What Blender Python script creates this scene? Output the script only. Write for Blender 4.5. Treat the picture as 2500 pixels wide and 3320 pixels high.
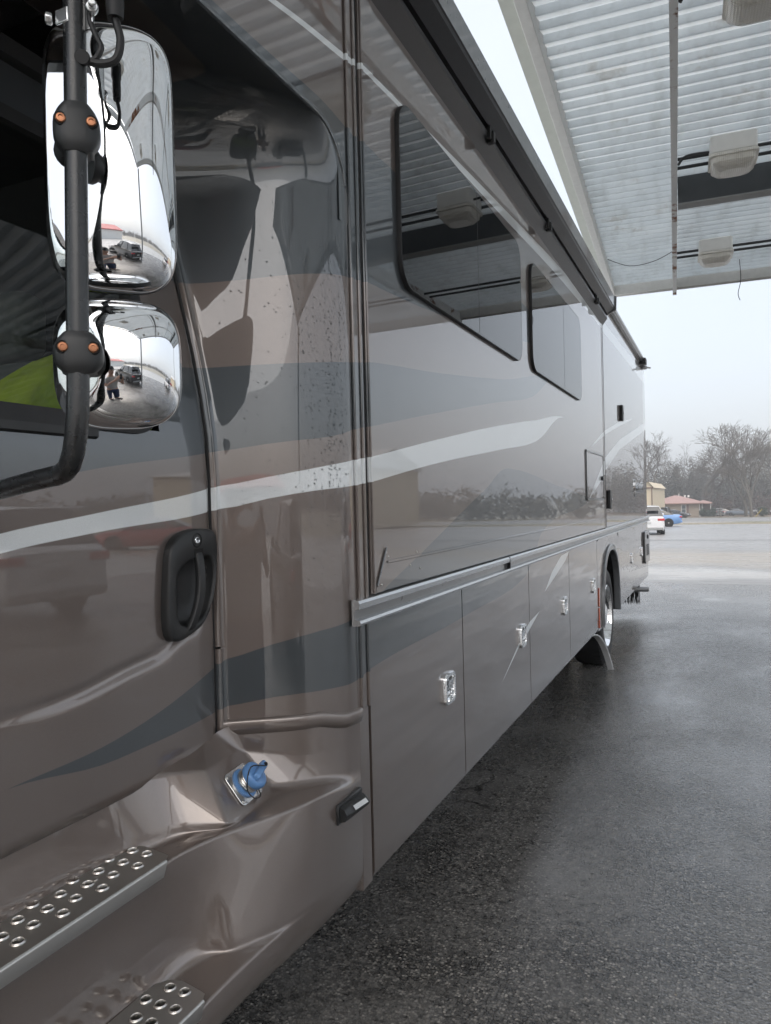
import bpy, bmesh, math, random
from math import sin, cos, pi, radians, sqrt, atan2
from mathutils import Vector, Matrix, noise as mnoise

for o in list(bpy.data.objects):
    bpy.data.objects.remove(o)
scene = bpy.context.scene
COL = scene.collection

# ------------------------------------------------------------------ camera
YAW, PITCH, ROLL = radians(24.485), radians(-0.709), -0.025
fw = Vector((-sin(YAW) * cos(PITCH), cos(YAW) * cos(PITCH), sin(PITCH)))
rt = Vector((cos(YAW), sin(YAW), 0)); up = rt.cross(fw)
r2 = rt * cos(ROLL) + up * sin(ROLL); u2 = -rt * sin(ROLL) + up * cos(ROLL)
cam = bpy.data.cameras.new('camera'); camo = bpy.data.objects.new('camera', cam); COL.objects.link(camo)
M = Matrix((r2, u2, -fw)).transposed().to_4x4(); M.translation = Vector((1.0, 0.0, 1.62)); camo.matrix_world = M
cam.sensor_fit = 'HORIZONTAL'; cam.sensor_width = 36.0; cam.lens = 36.0 * 2400 / 2500
cam.clip_start = 0.02; cam.clip_end = 3000
scene.camera = camo

# ------------------------------------------------------------------ overcast daylight
SUN_EL, SUN_AZ = radians(50), radians(148)          # azimuth measured from +Y towards +X
w = bpy.data.worlds.new('World'); scene.world = w; w.use_nodes = True
nt = w.node_tree; nt.nodes.clear()
out = nt.nodes.new('ShaderNodeOutputWorld')
sky = nt.nodes.new('ShaderNodeTexSky'); sky.sky_type = 'NISHITA'; sky.sun_disc = False
sky.sun_elevation = SUN_EL; sky.sun_rotation = SUN_AZ; sky.dust_density = 6.0; sky.air_density = 1.0
bgs = nt.nodes.new('ShaderNodeBackground'); bgs.inputs['Strength'].default_value = 0.05
nt.links.new(sky.outputs[0], bgs.inputs['Color'])
bgc = nt.nodes.new('ShaderNodeBackground')          # the even cloud deck over the whole sky
tcw = nt.nodes.new('ShaderNodeTexCoord'); nzw = nt.nodes.new('ShaderNodeTexNoise')
nzw.inputs['Scale'].default_value = 2.2; nzw.inputs['Detail'].default_value = 4
mxw = nt.nodes.new('ShaderNodeMix'); mxw.data_type = 'RGBA'
mxw.inputs['A'].default_value = (0.385, 0.405, 0.43, 1); mxw.inputs['B'].default_value = (0.475, 0.493, 0.512, 1)
nt.links.new(tcw.outputs['Generated'], nzw.inputs['Vector']); nt.links.new(nzw.outputs[0], mxw.inputs['Factor'])
nt.links.new(mxw.outputs['Result'], bgc.inputs['Color']); bgc.inputs['Strength'].default_value = 1.0
adw = nt.nodes.new('ShaderNodeAddShader')
nt.links.new(bgs.outputs[0], adw.inputs[0]); nt.links.new(bgc.outputs[0], adw.inputs[1]); nt.links.new(adw.outputs[0], out.inputs['Surface'])
sl = bpy.data.lights.new('sun', 'SUN'); sl.energy = 0.75; sl.angle = radians(70); sl.color = (1.0, 0.985, 0.965)
so = bpy.data.objects.new('sun', sl); COL.objects.link(so)
sd = Vector((sin(SUN_AZ) * cos(SUN_EL), cos(SUN_AZ) * cos(SUN_EL), sin(SUN_EL)))
so.rotation_euler = (-sd).to_track_quat('-Z', 'Y').to_euler(); so.location = (30, 20, 40)
vs = scene.view_settings; vs.view_transform = 'Standard'; vs.look = 'None'; vs.gamma = 1; vs.exposure = 0.90; vs.use_curve_mapping = False
scene.render.engine = 'CYCLES'
scene.cycles.max_bounces = 6; scene.cycles.glossy_bounces = 4; scene.cycles.diffuse_bounces = 3; scene.cycles.transparent_max_bounces = 8
scene.cycles.caustics_reflective = False; scene.cycles.caustics_refractive = False
scene.cycles.use_denoising = True; scene.cycles.use_adaptive_sampling = True; scene.cycles.adaptive_threshold = 0.025

# ------------------------------------------------------------------ mesh helpers
def empty(name, loc=(0, 0, 0), rz=0.0):
    o = bpy.data.objects.new(name, None); COL.objects.link(o); o.location = loc; o.rotation_euler = (0, 0, rz)
    o.empty_display_size = 0.2
    return o
def tag(o, label, cat, group=None):
    o['label'] = label; o['category'] = cat
    if group: o['group'] = group
    return o
def structure(o):
    o['kind'] = 'structure'; return o

class MB:
    def __init__(s): s.v = []; s.f = []; s.m = []; s.cr = {}
    def add(s, vs, fs, mi=0):
        b = len(s.v); s.v += [tuple(p) for p in vs]; s.f += [tuple(b + i for i in f) for f in fs]; s.m += [mi] * len(fs)
        return b
    def box(s, x0, x1, y0, y1, z0, z1, mi=0, mat=None):
        vs = [Vector((x, y, z)) for x in (x0, x1) for y in (y0, y1) for z in (z0, z1)]
        if mat: vs = [mat @ p for p in vs]
        return s.add(vs, [(0, 1, 3, 2), (4, 6, 7, 5), (0, 4, 5, 1), (2, 3, 7, 6), (0, 2, 6, 4), (1, 5, 7, 3)], mi)
    def tube(s, path, r, n=8, mi=0, cap=True):
        path = [Vector(p) for p in path]; rs = r if isinstance(r, (list, tuple)) else [r] * len(path)
        rings = []; prev = None
        for i, p in enumerate(path):
            t = (path[min(i + 1, len(path) - 1)] - path[max(i - 1, 0)]).normalized()
            if prev is None:
                a = Vector((0, 0, 1)) if abs(t.z) < .9 else Vector((1, 0, 0))
                e1 = t.cross(a).normalized()
            else:
                e1 = (prev - t * prev.dot(t)).normalized()
            prev = e1; e2 = t.cross(e1)
            rings.append([p + (e1 * cos(2 * pi * k / n) + e2 * sin(2 * pi * k / n)) * rs[i] for k in range(n)])
        fs = []
        for i in range(len(path) - 1):
            for k in range(n):
                fs.append((i * n + k, i * n + (k + 1) % n, (i + 1) * n + (k + 1) % n, (i + 1) * n + k))
        if cap:
            fs.append(tuple(range(n))[::-1]); fs.append(tuple((len(path) - 1) * n + k for k in range(n)))
        return s.add([p for rg in rings for p in rg], fs, mi)
    def grid(s, rows, mi=0, flip=False, closed=False):
        nr, nc = len(rows), len(rows[0]); fs = []
        for i in range(nr - 1):
            for j in range(nc if closed else nc - 1):
                k = (j + 1) % nc
                q = (i * nc + j, i * nc + k, (i + 1) * nc + k, (i + 1) * nc + j)
                fs.append(q[::-1] if flip else q)
        return s.add([p for r in rows for p in r], fs, mi)
    def lathe(s, prof, origin, axis, n=16, mi=0, caps=True):
        axis = Vector(axis).normalized(); a = Vector((0, 0, 1)) if abs(axis.z) < .9 else Vector((1, 0, 0))
        e1 = axis.cross(a).normalized(); e2 = axis.cross(e1); o = Vector(origin)
        rows = [[o + axis * h + (e1 * cos(2 * pi * k / n) + e2 * sin(2 * pi * k / n)) * r for k in range(n)] for r, h in prof]
        b = s.grid(rows, mi, closed=True)
        if caps:
            s.f.append(tuple(b + k for k in range(n))[::-1]); s.m.append(mi)
            s.f.append(tuple(b + (len(prof) - 1) * n + k for k in range(n))); s.m.append(mi)
        return b
    def prism(s, poly, fn, d0, d1, mi=0):
        """poly: 2-D outline; fn(a,b,d) -> 3-D point; walls and both ends"""
        n = len(poly)
        vs = [fn(a, b, d0) for a, b in poly] + [fn(a, b, d1) for a, b in poly]
        fs = [(i, (i + 1) % n, n + (i + 1) % n, n + i) for i in range(n)] + [tuple(range(n))[::-1], tuple(range(n, 2 * n))]
        return s.add(vs, fs, mi)
    def build(s, name, mats, parent=None, smooth=True, bevel=0.0, sub=0, angle=35, seg=2):
        me = bpy.data.meshes.new(name); me.from_pydata(s.v, [], s.f)
        if not isinstance(mats, (list, tuple)): mats = [mats]
        for m in mats: me.materials.append(m)
        me.polygons.foreach_set('material_index', s.m)
        if s.cr:
            at = me.attributes.new('crease_edge', 'FLOAT', 'EDGE')
            for e in me.edges:
                c = s.cr.get(tuple(sorted(e.vertices)))
                if c: at.data[e.index].value = c
        bm = bmesh.new(); bm.from_mesh(me)
        if not s.cr: bmesh.ops.recalc_face_normals(bm, faces=bm.faces)
        if smooth and not sub:
            ca = cos(radians(angle))
            for e in bm.edges:
                if len(e.link_faces) == 2 and e.link_faces[0].normal.dot(e.link_faces[1].normal) < ca: e.smooth = False
        for f in bm.faces: f.smooth = smooth
        bm.to_mesh(me); bm.free()
        o = bpy.data.objects.new(name, me); COL.objects.link(o)
        if parent: o.parent = parent
        if bevel:
            b = o.modifiers.new('bevel', 'BEVEL'); b.width = bevel; b.segments = seg; b.limit_method = 'ANGLE'; b.angle_limit = radians(40)
        if sub:
            b = o.modifiers.new('sub', 'SUBSURF'); b.levels = sub; b.render_levels = sub
        return o

def rrect(a0, a1, b0, b1, r, n=6):
    pts = []
    for cx, cy, t0 in ((a1 - r, b1 - r, 0), (a0 + r, b1 - r, pi / 2), (a0 + r, b0 + r, pi), (a1 - r, b0 + r, 1.5 * pi)):
        for k in range(n + 1):
            t = t0 + k * pi / 2 / n; pts.append((cx + r * cos(t), cy + r * sin(t)))
    return pts
def smooth_path(pts, n=6):
    pts = [Vector(p) for p in pts]; res = []
    for i in range(len(pts) - 1):
        p0 = pts[max(i - 1, 0)]; p1 = pts[i]; p2 = pts[i + 1]; p3 = pts[min(i + 2, len(pts) - 1)]
        for k in range(n):
            t = k / n
            res.append(0.5 * ((2 * p1) + (p2 - p0) * t + (2 * p0 - 5 * p1 + 4 * p2 - p3) * t * t + (3 * p1 - p0 - 3 * p2 + p3) * t ** 3))
    res.append(pts[-1]); return res
def copy_tree(o, parent=None):
    c = o.copy(); COL.objects.link(c)
    c.parent = parent
    for ch in list(o.children):
        copy_tree(ch, c)
    return c
def sstep(a, b, x):
    t = min(1, max(0, (x - a) / (b - a))); return t * t * (3 - 2 * t)

# ------------------------------------------------------------------ materials
class NT:
    def __init__(s, name):
        s.mat = bpy.data.materials.new(name); s.mat.use_nodes = True; s.t = s.mat.node_tree
        s.b = s.t.nodes['Principled BSDF']
    def n(s, typ, **kw):
        nd = s.t.nodes.new('ShaderNode' + typ)
        for k, v in kw.items(): setattr(nd, k, v)
        return nd
    def link(s, a, b): s.t.links.new(a, b)
    def val(s, x):
        return x
    def math(s, op, a, b=None, clamp=False):
        nd = s.n('Math', operation=op, use_clamp=clamp)
        for i, x in enumerate((a, b)):
            if x is None: continue
            if isinstance(x, (int, float)): nd.inputs[i].default_value = x
            else: s.link(x, nd.inputs[i])
        return nd.outputs[0]
    def mix(s, fac, a, b):
        nd = s.n('Mix', data_type='RGBA')
        for k, x in (('Factor', fac), ('A', a), ('B', b)):
            sock = nd.inputs[k] if k == 'Factor' else [i for i in nd.inputs if i.name == k and i.type == 'RGBA'][0]
            if isinstance(x, (int, float)): sock.default_value = x
            elif isinstance(x, tuple): sock.default_value = (*x, 1) if len(x) == 3 else x
            else: s.link(x, sock)
        return [o for o in nd.outputs if o.type == 'RGBA'][0]
    def noise(s, scale, detail=3, vec=None, rough=.5, dist=0):
        nd = s.n('TexNoise'); nd.inputs['Scale'].default_value = scale; nd.inputs['Detail'].default_value = detail
        nd.inputs['Roughness'].default_value = rough; nd.inputs['Distortion'].default_value = dist
        if vec is not None: s.link(vec, nd.inputs['Vector'])
        return nd.outputs[0]
    def mapping(s, vec, scale=(1, 1, 1), rot=(0, 0, 0)):
        nd = s.n('Mapping'); nd.inputs['Scale'].default_value = scale; nd.inputs['Rotation'].default_value = rot
        s.link(vec, nd.inputs['Vector']); return nd.outputs[0]
    def coord(s, obj=None):
        nd = s.n('TexCoord')
        if obj: nd.object = obj
        return nd.outputs['Object']
    def pos(s): return s.n('NewGeometry').outputs['Position']
    def ramp(s, fac, stops):
        nd = s.n('ValToRGB'); cr = nd.color_ramp
        while len(cr.elements) < len(stops): cr.elements.new(.5)
        for e, (p, c) in zip(cr.elements, stops):
            e.position = p; e.color = (*c, 1) if isinstance(c, tuple) else (c, c, c, 1)
        s.link(fac, nd.inputs[0]); return nd.outputs[0]
    def bump(s, h, strength=.2, dist=.01, normal=None):
        nd = s.n('Bump'); nd.inputs['Strength'].default_value = strength; nd.inputs['Distance'].default_value = dist
        s.link(h, nd.inputs['Height'])
        if normal is not None: s.link(normal, nd.inputs['Normal'])
        return nd.outputs[0]
    def set(s, **kw):
        names = dict(base='Base Color', rough='Roughness', metal='Metallic', normal='Normal', coat='Coat Weight', coatr='Coat Roughness', coatn='Coat Normal', spec='Specular IOR Level', trans='Transmission Weight', ior='IOR', emit='Emission Color', estr='Emission Strength', sub='Subsurface Weight', alpha='Alpha', sheen='Sheen Weight', aniso='Anisotropic')
        for k, v in kw.items():
            sock = s.b.inputs[names[k]]
            if isinstance(v, (int, float)): sock.default_value = v
            elif isinstance(v, tuple): sock.default_value = (*v, 1) if len(v) == 3 else v
            else: s.link(v, sock)
        return s.mat

def simple(name, col, rough=.5, metal=0.0, var=.12, nscale=14, coat=0.0, bump=0.0, bscale=120, rvar=.08, **kw):
    t = NT(name); c = t.coord()
    nz = t.noise(nscale, 5, c)
    f = t.math('MULTIPLY_ADD', nz, 2 * var); t.t.nodes[-1].inputs[2].default_value = 1 - var
    vm = t.n('VectorMath', operation='SCALE'); vm.inputs[0].default_value = col; t.link(f, vm.inputs['Scale'])
    rg = t.math('MULTIPLY_ADD', t.noise(nscale * 2.3, 4, c), 2 * rvar); t.t.nodes[-1].inputs[2].default_value = max(0.0, rough - rvar)
    t.set(base=vm.outputs[0], rough=rg, metal=metal, coat=coat, **kw)
    if bump: t.set(normal=t.bump(t.noise(bscale, 3, c), bump, .002))
    return t.mat

motorhome = empty('motorhome', (0, 0, 0))
tag(motorhome, 'large brown and slate motorhome with chrome mirrors parked beside the canopy', 'motorhome')

YR, ZR = 12.0, 4.0
def c_(*p): return list(p)
BANDS = [   # (upper edge, lower edge, colour)
    ('slate', [(0, 2.70), (1.6, 2.74), (1.82, 2.75), (1.96, 2.74), (2.05, 2.73), (2.32, 2.735), (3.2, 2.72), (4.6, 2.70), (6.2, 2.72)],
              [(0, 2.16), (1.0, 2.20), (1.56, 2.24), (1.685, 2.245), (1.84, 2.276), (1.99, 2.293), (2.54, 2.33), (3.5, 2.43), (5.0, 2.60), (6.2, 2.72)]),
    ('slate', [(0, 1.80), (1.0, 1.93), (1.53, 1.99), (1.70, 2.01), (1.865, 2.028), (1.98, 2.043), (2.1, 2.06), (2.63, 2.11), (3.52, 2.21), (5.0, 2.40)],
              [(0, 1.45), (1.0, 1.665), (1.23, 1.71), (1.678, 1.775), (1.751, 1.794), (1.882, 1.815), (1.983, 1.842), (2.09, 1.86), (2.62, 1.95), (3.42, 2.08), (4.2, 2.20), (5.0, 2.40)]),
    ('slate', [(0, 1.02), (.96, 1.085), (1.27, 1.10), (1.65, 1.195), (1.781, 1.252), (1.937, 1.279), (2.12, 1.34), (2.44, 1.43), (3.27, 1.67), (3.7, 1.78), (5.0, 1.70), (6.6, 1.62)],
              [(0, 1.02), (.96, 1.085), (1.27, 1.052), (1.64, 1.065), (1.778, 1.09), (1.93, 1.09), (2.02, 1.105), (2.92, 1.13), (4.07, 1.20), (4.42, 1.42), (5.8, 1.55), (6.6, 1.62)]),
    ('white', [(0, 2.62), (1.3, 2.83), (1.58, 2.885), (1.74, 2.917), (1.95, 2.952), (2.05, 2.968), (2.47, 3.005), (3.86, 3.115), (4.9, 3.19), (5.8, 3.235), (8.0, 3.31), (10.8, 3.38), (12, 3.41)],
              [(0, 2.61), (1.3, 2.815), (1.58, 2.868), (1.74, 2.898), (1.95, 2.93), (2.05, 2.947), (2.47, 2.983), (3.86, 3.06), (4.9, 3.115), (5.8, 3.145), (8.0, 3.20), (10.8, 3.24), (12, 3.25)]),
    ('white', [(0, 1.36), (.6, 1.49), (.99, 1.58), (1.22, 1.612), (1.67, 1.68), (1.765, 1.71), (1.978, 1.752), (2.05, 1.762), (2.61, 1.85), (3.5, 1.98), (4.22, 2.07), (5.27, 2.18)],
              [(0, 1.35), (.6, 1.455), (.99, 1.54), (1.22, 1.568), (1.67, 1.615), (1.764, 1.648), (2.005, 1.677), (2.61, 1.76), (3.49, 1.86), (4.27, 1.95), (5.27, 2.18)]),
    ('white', [(3.49, .71), (3.85, .848), (4.11, .93), (4.38, .955)], [(3.49, .71), (3.85, .828), (4.11, .885), (4.38, .955)]),
    ('white', [(4.52, 1.05), (4.74, 1.15), (5.04, 1.232), (5.35, 1.245)], [(4.52, 1.05), (4.85, 1.115), (5.2, 1.19), (5.35, 1.245)]),
    ('white', [(6.1, 1.60), (6.94, 1.93), (8.35, 2.24), (11.08, 2.65), (12, 2.75)], [(6.1, 1.60), (6.93, 1.80), (8.33, 2.13), (11.05, 2.54), (12, 2.64)]),
    ('white', [(6.27, 2.03), (6.99, 2.21), (8.38, 2.44), (9.86, 2.61)], [(6.27, 2.03), (6.98, 2.17), (8.37, 2.39), (9.86, 2.61)]),
]
PAINT = dict(slate=(.064, .073, .080), white=(.74, .77, .78), taupe=(.162, .133, .119))
def paint(name, wave=0.0, wscale=(1, 2.0, 9.0), drip=False):
    t = NT(name); co = t.coord(motorhome)
    sp = t.n('SeparateXYZ'); t.link(co, sp.inputs[0])
    yn = t.math('DIVIDE', sp.outputs['Y'], YR); zn = sp.outputs['Z']
    col = PAINT['taupe']; white = None
    def curve(pts):
        nd = t.n('FloatCurve'); cu = nd.mapping.curves[0]
        pts = sorted((max(0, p[0] / YR), p[1] / ZR) for p in pts)
        if pts[0][0] > 0: pts.insert(0, (0, pts[0][1]))
        if pts[-1][0] < 1: pts.append((1, pts[-1][1]))
        while len(cu.points) < len(pts): cu.points.new(.5, .5)
        for p, q in zip(cu.points, pts): p.location = q; p.handle_type = 'AUTO_CLAMPED' if len(pts) > 6 else 'VECTOR'
        nd.mapping.update(); t.link(yn, nd.inputs['Value'])
        return t.math('MULTIPLY', nd.outputs[0], ZR)
    for cname, U, L in BANDS:
        a = t.math('MULTIPLY', t.math('SUBTRACT', curve(U), zn), 500, True)
        b = t.math('MULTIPLY', t.math('SUBTRACT', zn, curve(L)), 500, True)
        m = t.math('MULTIPLY', a, b)
        col = t.mix(m, col, PAINT[cname])
        if cname == 'white': white = m if white is None else t.math('MAXIMUM', white, m)
    fl = t.n('TexVoronoi'); fl.inputs['Scale'].default_value = 900; t.link(co, fl.inputs['Vector'])
    flk = t.math('MULTIPLY_ADD', fl.outputs['Distance'], .25); t.t.nodes[-1].inputs[2].default_value = .92
    vm = t.n('VectorMath', operation='SCALE'); t.link(col, vm.inputs[0]); t.link(flk, vm.inputs['Scale'])
    metal = t.math('MULTIPLY', t.math('SUBTRACT', 1.0, white), .55)
    # thin water film and road dust: slightly uneven gloss
    dust = t.math('MULTIPLY', t.ramp(t.noise(1.0, 4, t.mapping(co, (28, 28, .7)), .6), [(.45, .04), (.75, 1.0)]), .030)
    t.set(base=vm.outputs[0], rough=.40, metal=metal, coat=1.0, coatr=dust, spec=.5)
    t.b.inputs['Coat IOR'].default_value = 1.75
    if wave:
        nz = t.noise(1.0, 2, t.mapping(co, wscale), .45)
        nn = t.bump(nz, wave, .02)
        t.set(normal=nn, coatn=nn)
    return t.mat
M_PAINT = paint('coach_paint', .012, (1, .9, 1.6))
M_BAY = paint('bay_paint', .32, (1, .7, 7.0))
M_BLACK = simple('black_plastic', (.018, .019, .02), .42, bump=.15, bscale=900, var=.15)
M_RUBBER = simple('rubber', (.012, .012, .013), .55, var=.2)
M_POWDER = simple('black_powder_coat', (.014, .015, .016), .28, var=.1, bump=.06, bscale=400, coat=.25, coatr=.25)
M_CHROME = simple('chrome', (.88, .89, .90), .018, 1.0, var=.01, rvar=.012)
M_STEEL = simple('brushed_steel', (.50, .485, .46), .30, 1.0, var=.03, nscale=5, rvar=.03, aniso=.3)
M_RAIL = simple('rail_aluminium', (.52, .53, .54), .22, .75, var=.05)
M_SATIN = simple('satin_grey', (.16, .165, .17), .3, .4, coat=.5)
M_DARK = simple('dark_gap', (.006, .006, .006), .8)
M_COPPER = simple('copper_screw', (.30, .135, .075), .3, 1.0)
M_BLUE = simple('blue_plastic', (.12, .26, .52), .38, var=.08)
M_BRIGHT = simple('bright_plate', (.72, .73, .73), .24, .9, var=.04)
M_ORANGE = simple('orange_lens', (.85, .13, .03), .15, coat=1.0)
M_RED = simple('red_lens', (.5, .02, .025), .15, coat=1.0)
M_STICK = simple('label_white', (.55, .57, .58), .4)
M_HIVIS = simple('hi_vis_cloth', (.42, .54, .02), .8, var=.55, nscale=14)  # strong tone noise puts darker folds into the cloth colour
M_SEAT = simple('seat_cloth', (.10, .105, .10), .85)
M_CABIN = simple('cab_lining', (.02, .021, .022), .8)
t = NT('window_dark'); M_GLASS = t.set(base=(.006, .007, .008), rough=.012, spec=.55)
t = NT('cab_glass')
tr = t.n('BsdfTransparent'); tr.inputs[0].default_value = (.72, .78, .75, 1); gl = t.n('BsdfGlossy'); gl.inputs['Roughness'].default_value = .01
fr = t.n('Fresnel'); fr.inputs['IOR'].default_value = 1.5; ms = t.n('MixShader')
t.link(fr.outputs[0], ms.inputs[0]); t.link(tr.outputs[0], ms.inputs[1]); t.link(gl.outputs[0], ms.inputs[2])
t.link(ms.outputs[0], t.t.nodes['Material Output'].inputs['Surface']); M_CABGLASS = t.mat
t = NT('water_drop'); M_WATER = t.set(base=(.8, .82, .84), rough=.02, trans=1.0, ior=1.33)
# ================================================================== MOTORHOME (nose towards -Y, this side is the plane X = 0)
RV = motorhome
R0 = random.Random(5)
# ---- hidden shell: far wall, floor, roof, tail
m = MB()
m.box(-2.52, -2.47, .2, 11.44, .5, 3.55); m.box(-2.47, -.06, 1.75, 11.40, .5, .56); m.box(-2.47, -.06, 2.05, 2.09, .56, 3.5)
m.build('coach_shell', M_CABIN, RV, False)
m = MB(); m.box(-.075, -.035, 2.03, 6.60, .47, 1.27); m.box(-.075, -.035, 8.06, 11.42, .47, 1.27)
m.build('bay_backing', M_DARK, RV, False)
m = MB(); m.box(-2.52, -.02, .3, 11.42, 3.50, 3.57); m.build('coach_roof', simple('white_roof', (.74, .74, .72), .6), RV, False)
# ---- rear coach wall with rounded tail edge
rows = []
prof = [(-.02, 1.31), (-.001, 1.315), (0, 1.34), (0, 3.40), (-.004, 3.45), (-.02, 3.49), (-.06, 3.51)]
ys = [2.02, 7.0, 7.3, 8, 9, 10, 11, 11.36]
for y in ys: rows.append([(x, y, z) for x, z in prof])
for k in range(1, 7):
    a = k * pi / 2 / 6
    rows.append([(x - .09 * (1 - cos(a)), 11.36 + .09 * sin(a), z) for x, z in prof])
rows.append([(-2.4, 11.45, z) for x, z in prof])
m = MB(); m.grid(rows); m.build('coach_wall', M_PAINT, RV, True)
m = MB()   # lower tail cap below the belt
m.grid([[(-.09 * (1 - cos(a)), 11.36 + .09 * sin(a), z) for z in (.56, .60, 1.26)] for a in [k * pi / 16 for k in range(9)]] + [[(-2.4, 11.46, z) for z in (.56, .6, 1.26)]])
m.build('rear_cap', M_BAY, RV, True)
for z0, z1 in ((1.36, 1.52), (1.05, 1.24)):
    m = MB(); m.prism(rrect(-.10, -.015, z0, z1, .02, 4), lambda a, b, d: (a, d, b), 11.44, 11.485); m.build('tail_light', M_RED, RV, True)
# roof drip rail and tail awning rail
m = MB(); m.tube([(.012, 7.10, 3.545), (.012, 11.05, 3.545)], .028, 10); m.box(-.03, .02, 7.1, 11.05, 3.505, 3.53)
m.build('roof_rail', M_SATIN, RV, True)
m = MB(); m.box(-.02, .065, 10.90, 11.08, 3.47, 3.55); m.build('rail_end_bracket', M_BLACK, RV, True, bevel=.008)
m = MB(); m.lathe([(.02, 0), (.05, .004), (.056, .025), (.05, .05), (.02, .06)], (.02, 11.0, 3.40), (0, 0, 1), 18); m.tube([(.05, 11.0, 3.43), (.115, 11.03, 3.42)], .012, 8)
m.build('clearance_lamp', M_SATIN, RV, True)

# ---- belt rail
prof = [(.004, 1.336), (.026, 1.334), (.030, 1.326), (.028, 1.309), (.013, 1.306), (.013, 1.279), (.030, 1.276), (.033, 1.268), (.030, 1.261), (.004, 1.258)]
m = MB(); m.grid([[(x, 1.93, z) for x, z in prof], [(x, 11.47, z) for x, z in prof]])
for i in range(len(m.f)): m.m[i] = 1 if i == 4 else 0
m.add([(x, 1.93, z) for x, z in prof], [tuple(range(len(prof)))])
o = m.build('belt_rail', [M_RAIL, M_SATIN], RV, True, angle=20)
for y in (3.62,):
    m = MB(); m.box(.012, .0305, y, y + .002, 1.26, 1.334); m.build('rail_joint', M_DARK, RV, False)

# ---- compartment doors
def bay(y0, y1, z0=.452, z1=1.252, latch=None):
    m = MB(); g = .0045
    zs = [z0 + .0, z0 + .012, z0 + .03] + [z0 + .03 + (z1 - z0 - .03) * k / 6 for k in range(1, 7)]
    xo = [-.026, -.006, 0] + [0] * 6
    ny = 6
    m.grid([[(x, y0 + g + (y1 - y0 - 2 * g) * j / ny, z) for x, z in zip(xo, zs)] for j in range(ny + 1)])
    # returns of the panel edge
    m.grid([[(x, y0 + g, z) for x, z in zip(xo, zs)], [(-.035, y0 + g, z) for z in zs]]); m.grid([[(x, y1 - g, z) for x, z in zip(xo, zs)], [(-.035, y1 - g, z) for z in zs]])
    m.add([(0, y0 + g, z1), (0, y1 - g, z1), (-.035, y1 - g, z1), (-.035, y0 + g, z1)], [(0, 1, 2, 3)])
    o = m.build('bay_door', M_BAY, RV, True)
    if latch: make_latch(o, latch)
    return o
def make_latch(parent, y, z=.885):
    m = MB()
    O = rrect(-.058, .058, -.062, .062, .026, 5); I = rrect(-.042, .042, -.047, .045, .018, 5); n = len(O)
    P = lambda poly, x, s=1: [(x, y + a * s, z + b * s) for a, b in poly]
    m.grid([P(O, 0.0), P(O, .010), P(O, .0155, .96), P(I, .0155, 1.05), P(I, .008), P(I, .004)], closed=True)
    b = m.add(P(I, .0035), [tuple(range(n))])
    # paddle: wedge that leans out towards its top, lock barrel below
    m.prism([(-.034, .036), (.034, .036), (.026, -.004), (-.026, -.004)], lambda a, b_, d: (d + (b_ + .004) * .16 if d > .006 else d, y + a, z + b_), .004, .0115)
    m.lathe([(.012, 0), (.012, .008), (.0095, .011)], (.004, y - .012, z - .018), (1, 0, 0), 12); m.lathe([(.009, 0), (.009, .007), (.007, .010)], (.004, y + .016, z - .020), (1, 0, 0), 12)
    m.build('latch', M_CHROME, parent, True, angle=25)
for (a, b, l) in ((2.045, 2.945, 2.745), (2.945, 4.115, 3.93), (4.115, 5.31, 5.11), (5.31, 6.60, 6.35), (8.06, 9.60, 9.25), (9.60, 10.62, 10.42), (10.62, 11.38, None)):
    bay(a, b, latch=l)
m = MB(); m.box(-.03, .001, 1.965, 2.036, .455, 1.256); m.build('corner_trim', M_PAINT, RV, True, bevel=.006)
# louvred access panel in the last bay
m = MB()
m.prism(rrect(10.72, 11.36, .69, 1.13, .05, 5), lambda a, b, d: (d, a, b), .001, .028); gp = m.build('vent_panel', M_SATIN, RV, True, bevel=.006)
for k in range(6):
    m = MB(); m.box(.026, .034, 10.86, 11.20, .80 + k * .026, .812 + k * .026); m.build('louvre', M_DARK, gp, False)
m = MB(); m.lathe([(.03, 0), (.03, .01), (.02, .014)], (.026, 11.05, 1.05), (1, 0, 0), 12); m.build('panel_lock', M_DARK, gp, True)

# ---- wheel arch panel, flare, wheel
WC, WR = 7.43, .47
def arch(t, sc=1.0):        # t 0..1 from the front foot over the top to the rear foot
    a = pi * (1 - t); n = 2.6
    ca, sa = cos(a), sin(a)
    r = (abs(ca) ** n + abs(sa) ** n) ** (-1 / n)
    return WC + .56 * sc * ca * r, .452 + (.665 * sc) * sa * r
N = 28; inner = [arch(k / N) for k in range(N + 1)]
outer = []
for k in range(N + 1):
    y, z = inner[k]; dy, dz = y - WC, z - .452
    s = min((6.603 - WC) / dy if dy < -1e-6 else 9, (8.057 - WC) / dy if dy > 1e-6 else 9, .80 / dz if dz > 1e-6 else 9)
    outer.append((WC + dy * s, .452 + dz * s))
m = MB(); m.grid([[(0, *p) for p in outer], [(0, (p[0] + q[0]) / 2, (p[1] + q[1]) / 2) for p, q in zip(outer, inner)], [(0, *p) for p in inner]])
m.grid([[(0, *p) for p in inner], [(-.04, *p) for p in inner]])
for k, (yy, zz) in enumerate(((6.603, 1.252), (8.057, 1.252))):
    pass
wp = m.build('wheel_arch_panel', M_BAY, RV, True)
m = MB(); rows = []
for off, x in ((1.075, 0.001), (1.07, .014), (1.05, .022), (1.0, .022), (.985, .014), (.98, -.04)):
    rows.append([(x, *arch(k / N, off)) for k in range(N + 1)])
m.grid(rows); m.build('arch_flare', M_SATIN, RV, True)
m = MB()    # dark wheel house
m.grid([[(-.04, *arch(k / N, 1.02)) for k in range(N + 1)], [(-.75, *arch(k / N, 1.02)) for k in range(N + 1)]])
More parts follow.
